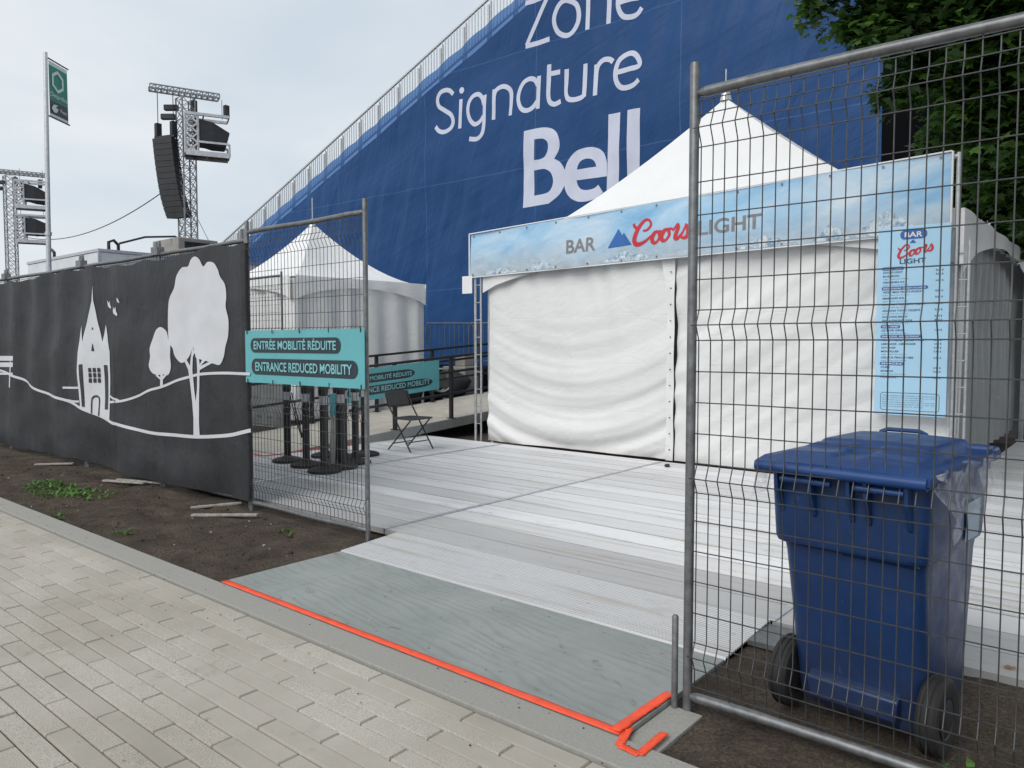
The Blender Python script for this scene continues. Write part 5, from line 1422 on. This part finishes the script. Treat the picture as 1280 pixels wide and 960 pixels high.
for _ in range(34):
    if rnd.random() < .6: x, y = rnd.uniform(-10,-4.5), rnd.uniform(2.5,3.7)
    else: x, y = rnd.uniform(-1.45,.4), rnd.uniform(2.4,3.6)
    r = rnd.uniform(.003,.009); z = soil_z(x, y)+r*.5
    b_ = len(st_.v); st_.v += [Vector((x+r*rnd.uniform(.6,1.4)*sx, y+r*rnd.uniform(.6,1.4)*sy, z+r*.6*sz)) for sx in (-1,1) for sy in (-1,1) for sz in (-1,1)]
    for q in ((0,1,3,2),(4,6,7,5),(0,4,5,1),(2,3,7,6),(0,2,6,4),(1,5,7,3)): st_.f.append(tuple(b_+i for i in q)); st_.m.append(0)
so_ = st_.build('gravel', M['stone'], smooth=True, ang=180); so_['kind'] = 'stuff'
for (x, y, l) in ((-4.35,8.05,'tiny dark lump lying on the floor in front of the closed tent wall'),):
    m = blob((x,y,.06),(.04,.03,.02),10,3); tag(m.build('debris_lump', M['bag'], smooth=True), l, 'debris')
for (x, y, a, l) in ((-.43,3.98,.4,'single dry orange leaf on the ridged floor right of the bin'),(-2.6,5.2,1.2,'single dry leaf on the pale ridged floor of the opening')):
    m = MB(); m.face([Vector((x,y,.05))+Matrix.Rotation(a,3,'Z')@Vector((p_[0]*.05,p_[1]*.05,.008*abs(p_[0]))) for p_ in LEAF]); tag(m.build('dry_leaf', M['leaf_dry']), l, 'leaf', 'dry leaves on the floor')

# ------------------------------------------------------------------ light, sky, camera
w = bpy.data.worlds.new('World'); scene.world = w; w.use_nodes = True
nt = w.node_tree; bg = nt.nodes['Background']; bg.inputs['Strength'].default_value = .1
SUN_EL, SUN_AZ = 42, 180      # azimuth: direction the light comes from, degrees from +Y clockwise
sky = nt.nodes.new('ShaderNodeTexSky'); sky.sky_type = 'NISHITA'; sky.sun_disc = False
sky.sun_elevation = R(SUN_EL); sky.sun_rotation = R(SUN_AZ); sky.air_density = 1.2; sky.dust_density = 2.0
tc = nt.nodes.new('ShaderNodeTexCoord'); mpn = nt.nodes.new('ShaderNodeMapping'); mpn.inputs['Scale'].default_value = (1,1,2.2)
nt.links.new(tc.outputs['Generated'], mpn.inputs['Vector'])
nn = nt.nodes.new('ShaderNodeTexNoise'); nn.inputs['Scale'].default_value = 2.4; nn.inputs['Detail'].default_value = 6; nn.inputs['Roughness'].default_value = .5; nn.inputs['Distortion'].default_value = .4
nt.links.new(mpn.outputs[0], nn.inputs['Vector'])
cr = nt.nodes.new('ShaderNodeValToRGB'); e_ = cr.color_ramp.elements
e_[0].position = .33; e_[0].color = (.60,.675,.745,1); e_[1].position = .68; e_[1].color = (.80,.832,.865,1)
nt.links.new(nn.outputs['Fac'], cr.inputs['Fac'])
sc_ = nt.nodes.new('ShaderNodeVectorMath'); sc_.operation = 'SCALE'; sc_.inputs['Scale'].default_value = 10.0
nt.links.new(cr.outputs['Color'], sc_.inputs[0])
mx = nt.nodes.new('ShaderNodeMix'); mx.data_type = 'RGBA'; mx.inputs[0].default_value = .9
nt.links.new(sky.outputs['Color'], mx.inputs[6]); nt.links.new(sc_.outputs[0], mx.inputs[7]); nt.links.new(mx.outputs[2], bg.inputs['Color'])
sl = bpy.data.lights.new('sun', 'SUN'); sl.energy = 1.9; sl.angle = R(40); sl.color = (1,.97,.93)
so = bpy.data.objects.new('sun', sl); COL.objects.link(so)
az = R(SUN_AZ); el = R(SUN_EL)
dv = Vector((math.sin(az)*math.cos(el), math.cos(az)*math.cos(el), math.sin(el)))   # towards the sun
so.rotation_euler = dv.to_track_quat('Z', 'Y').to_euler(); so.location = (0,0,30)

cam = bpy.data.cameras.new('camera'); cam.sensor_width = 36; cam.lens = 950/1280*36; cam.clip_end = 2000; cam.clip_start = .05
co_ = bpy.data.objects.new('camera', cam); COL.objects.link(co_); scene.camera = co_
pt = math.atan(50/950); yw = R(50)
fwd = Vector((-math.cos(yw)*math.cos(pt), math.sin(yw)*math.cos(pt), -math.sin(pt)))
co_.location = (0,0,1.5); co_.rotation_euler = fwd.to_track_quat('-Z', 'Y').to_euler()
vs = scene.view_settings; vs.view_transform = 'Standard'; vs.look = 'None'; vs.exposure = .14; vs.gamma = 1
scene.render.resolution_x = 1024; scene.render.resolution_y = 768
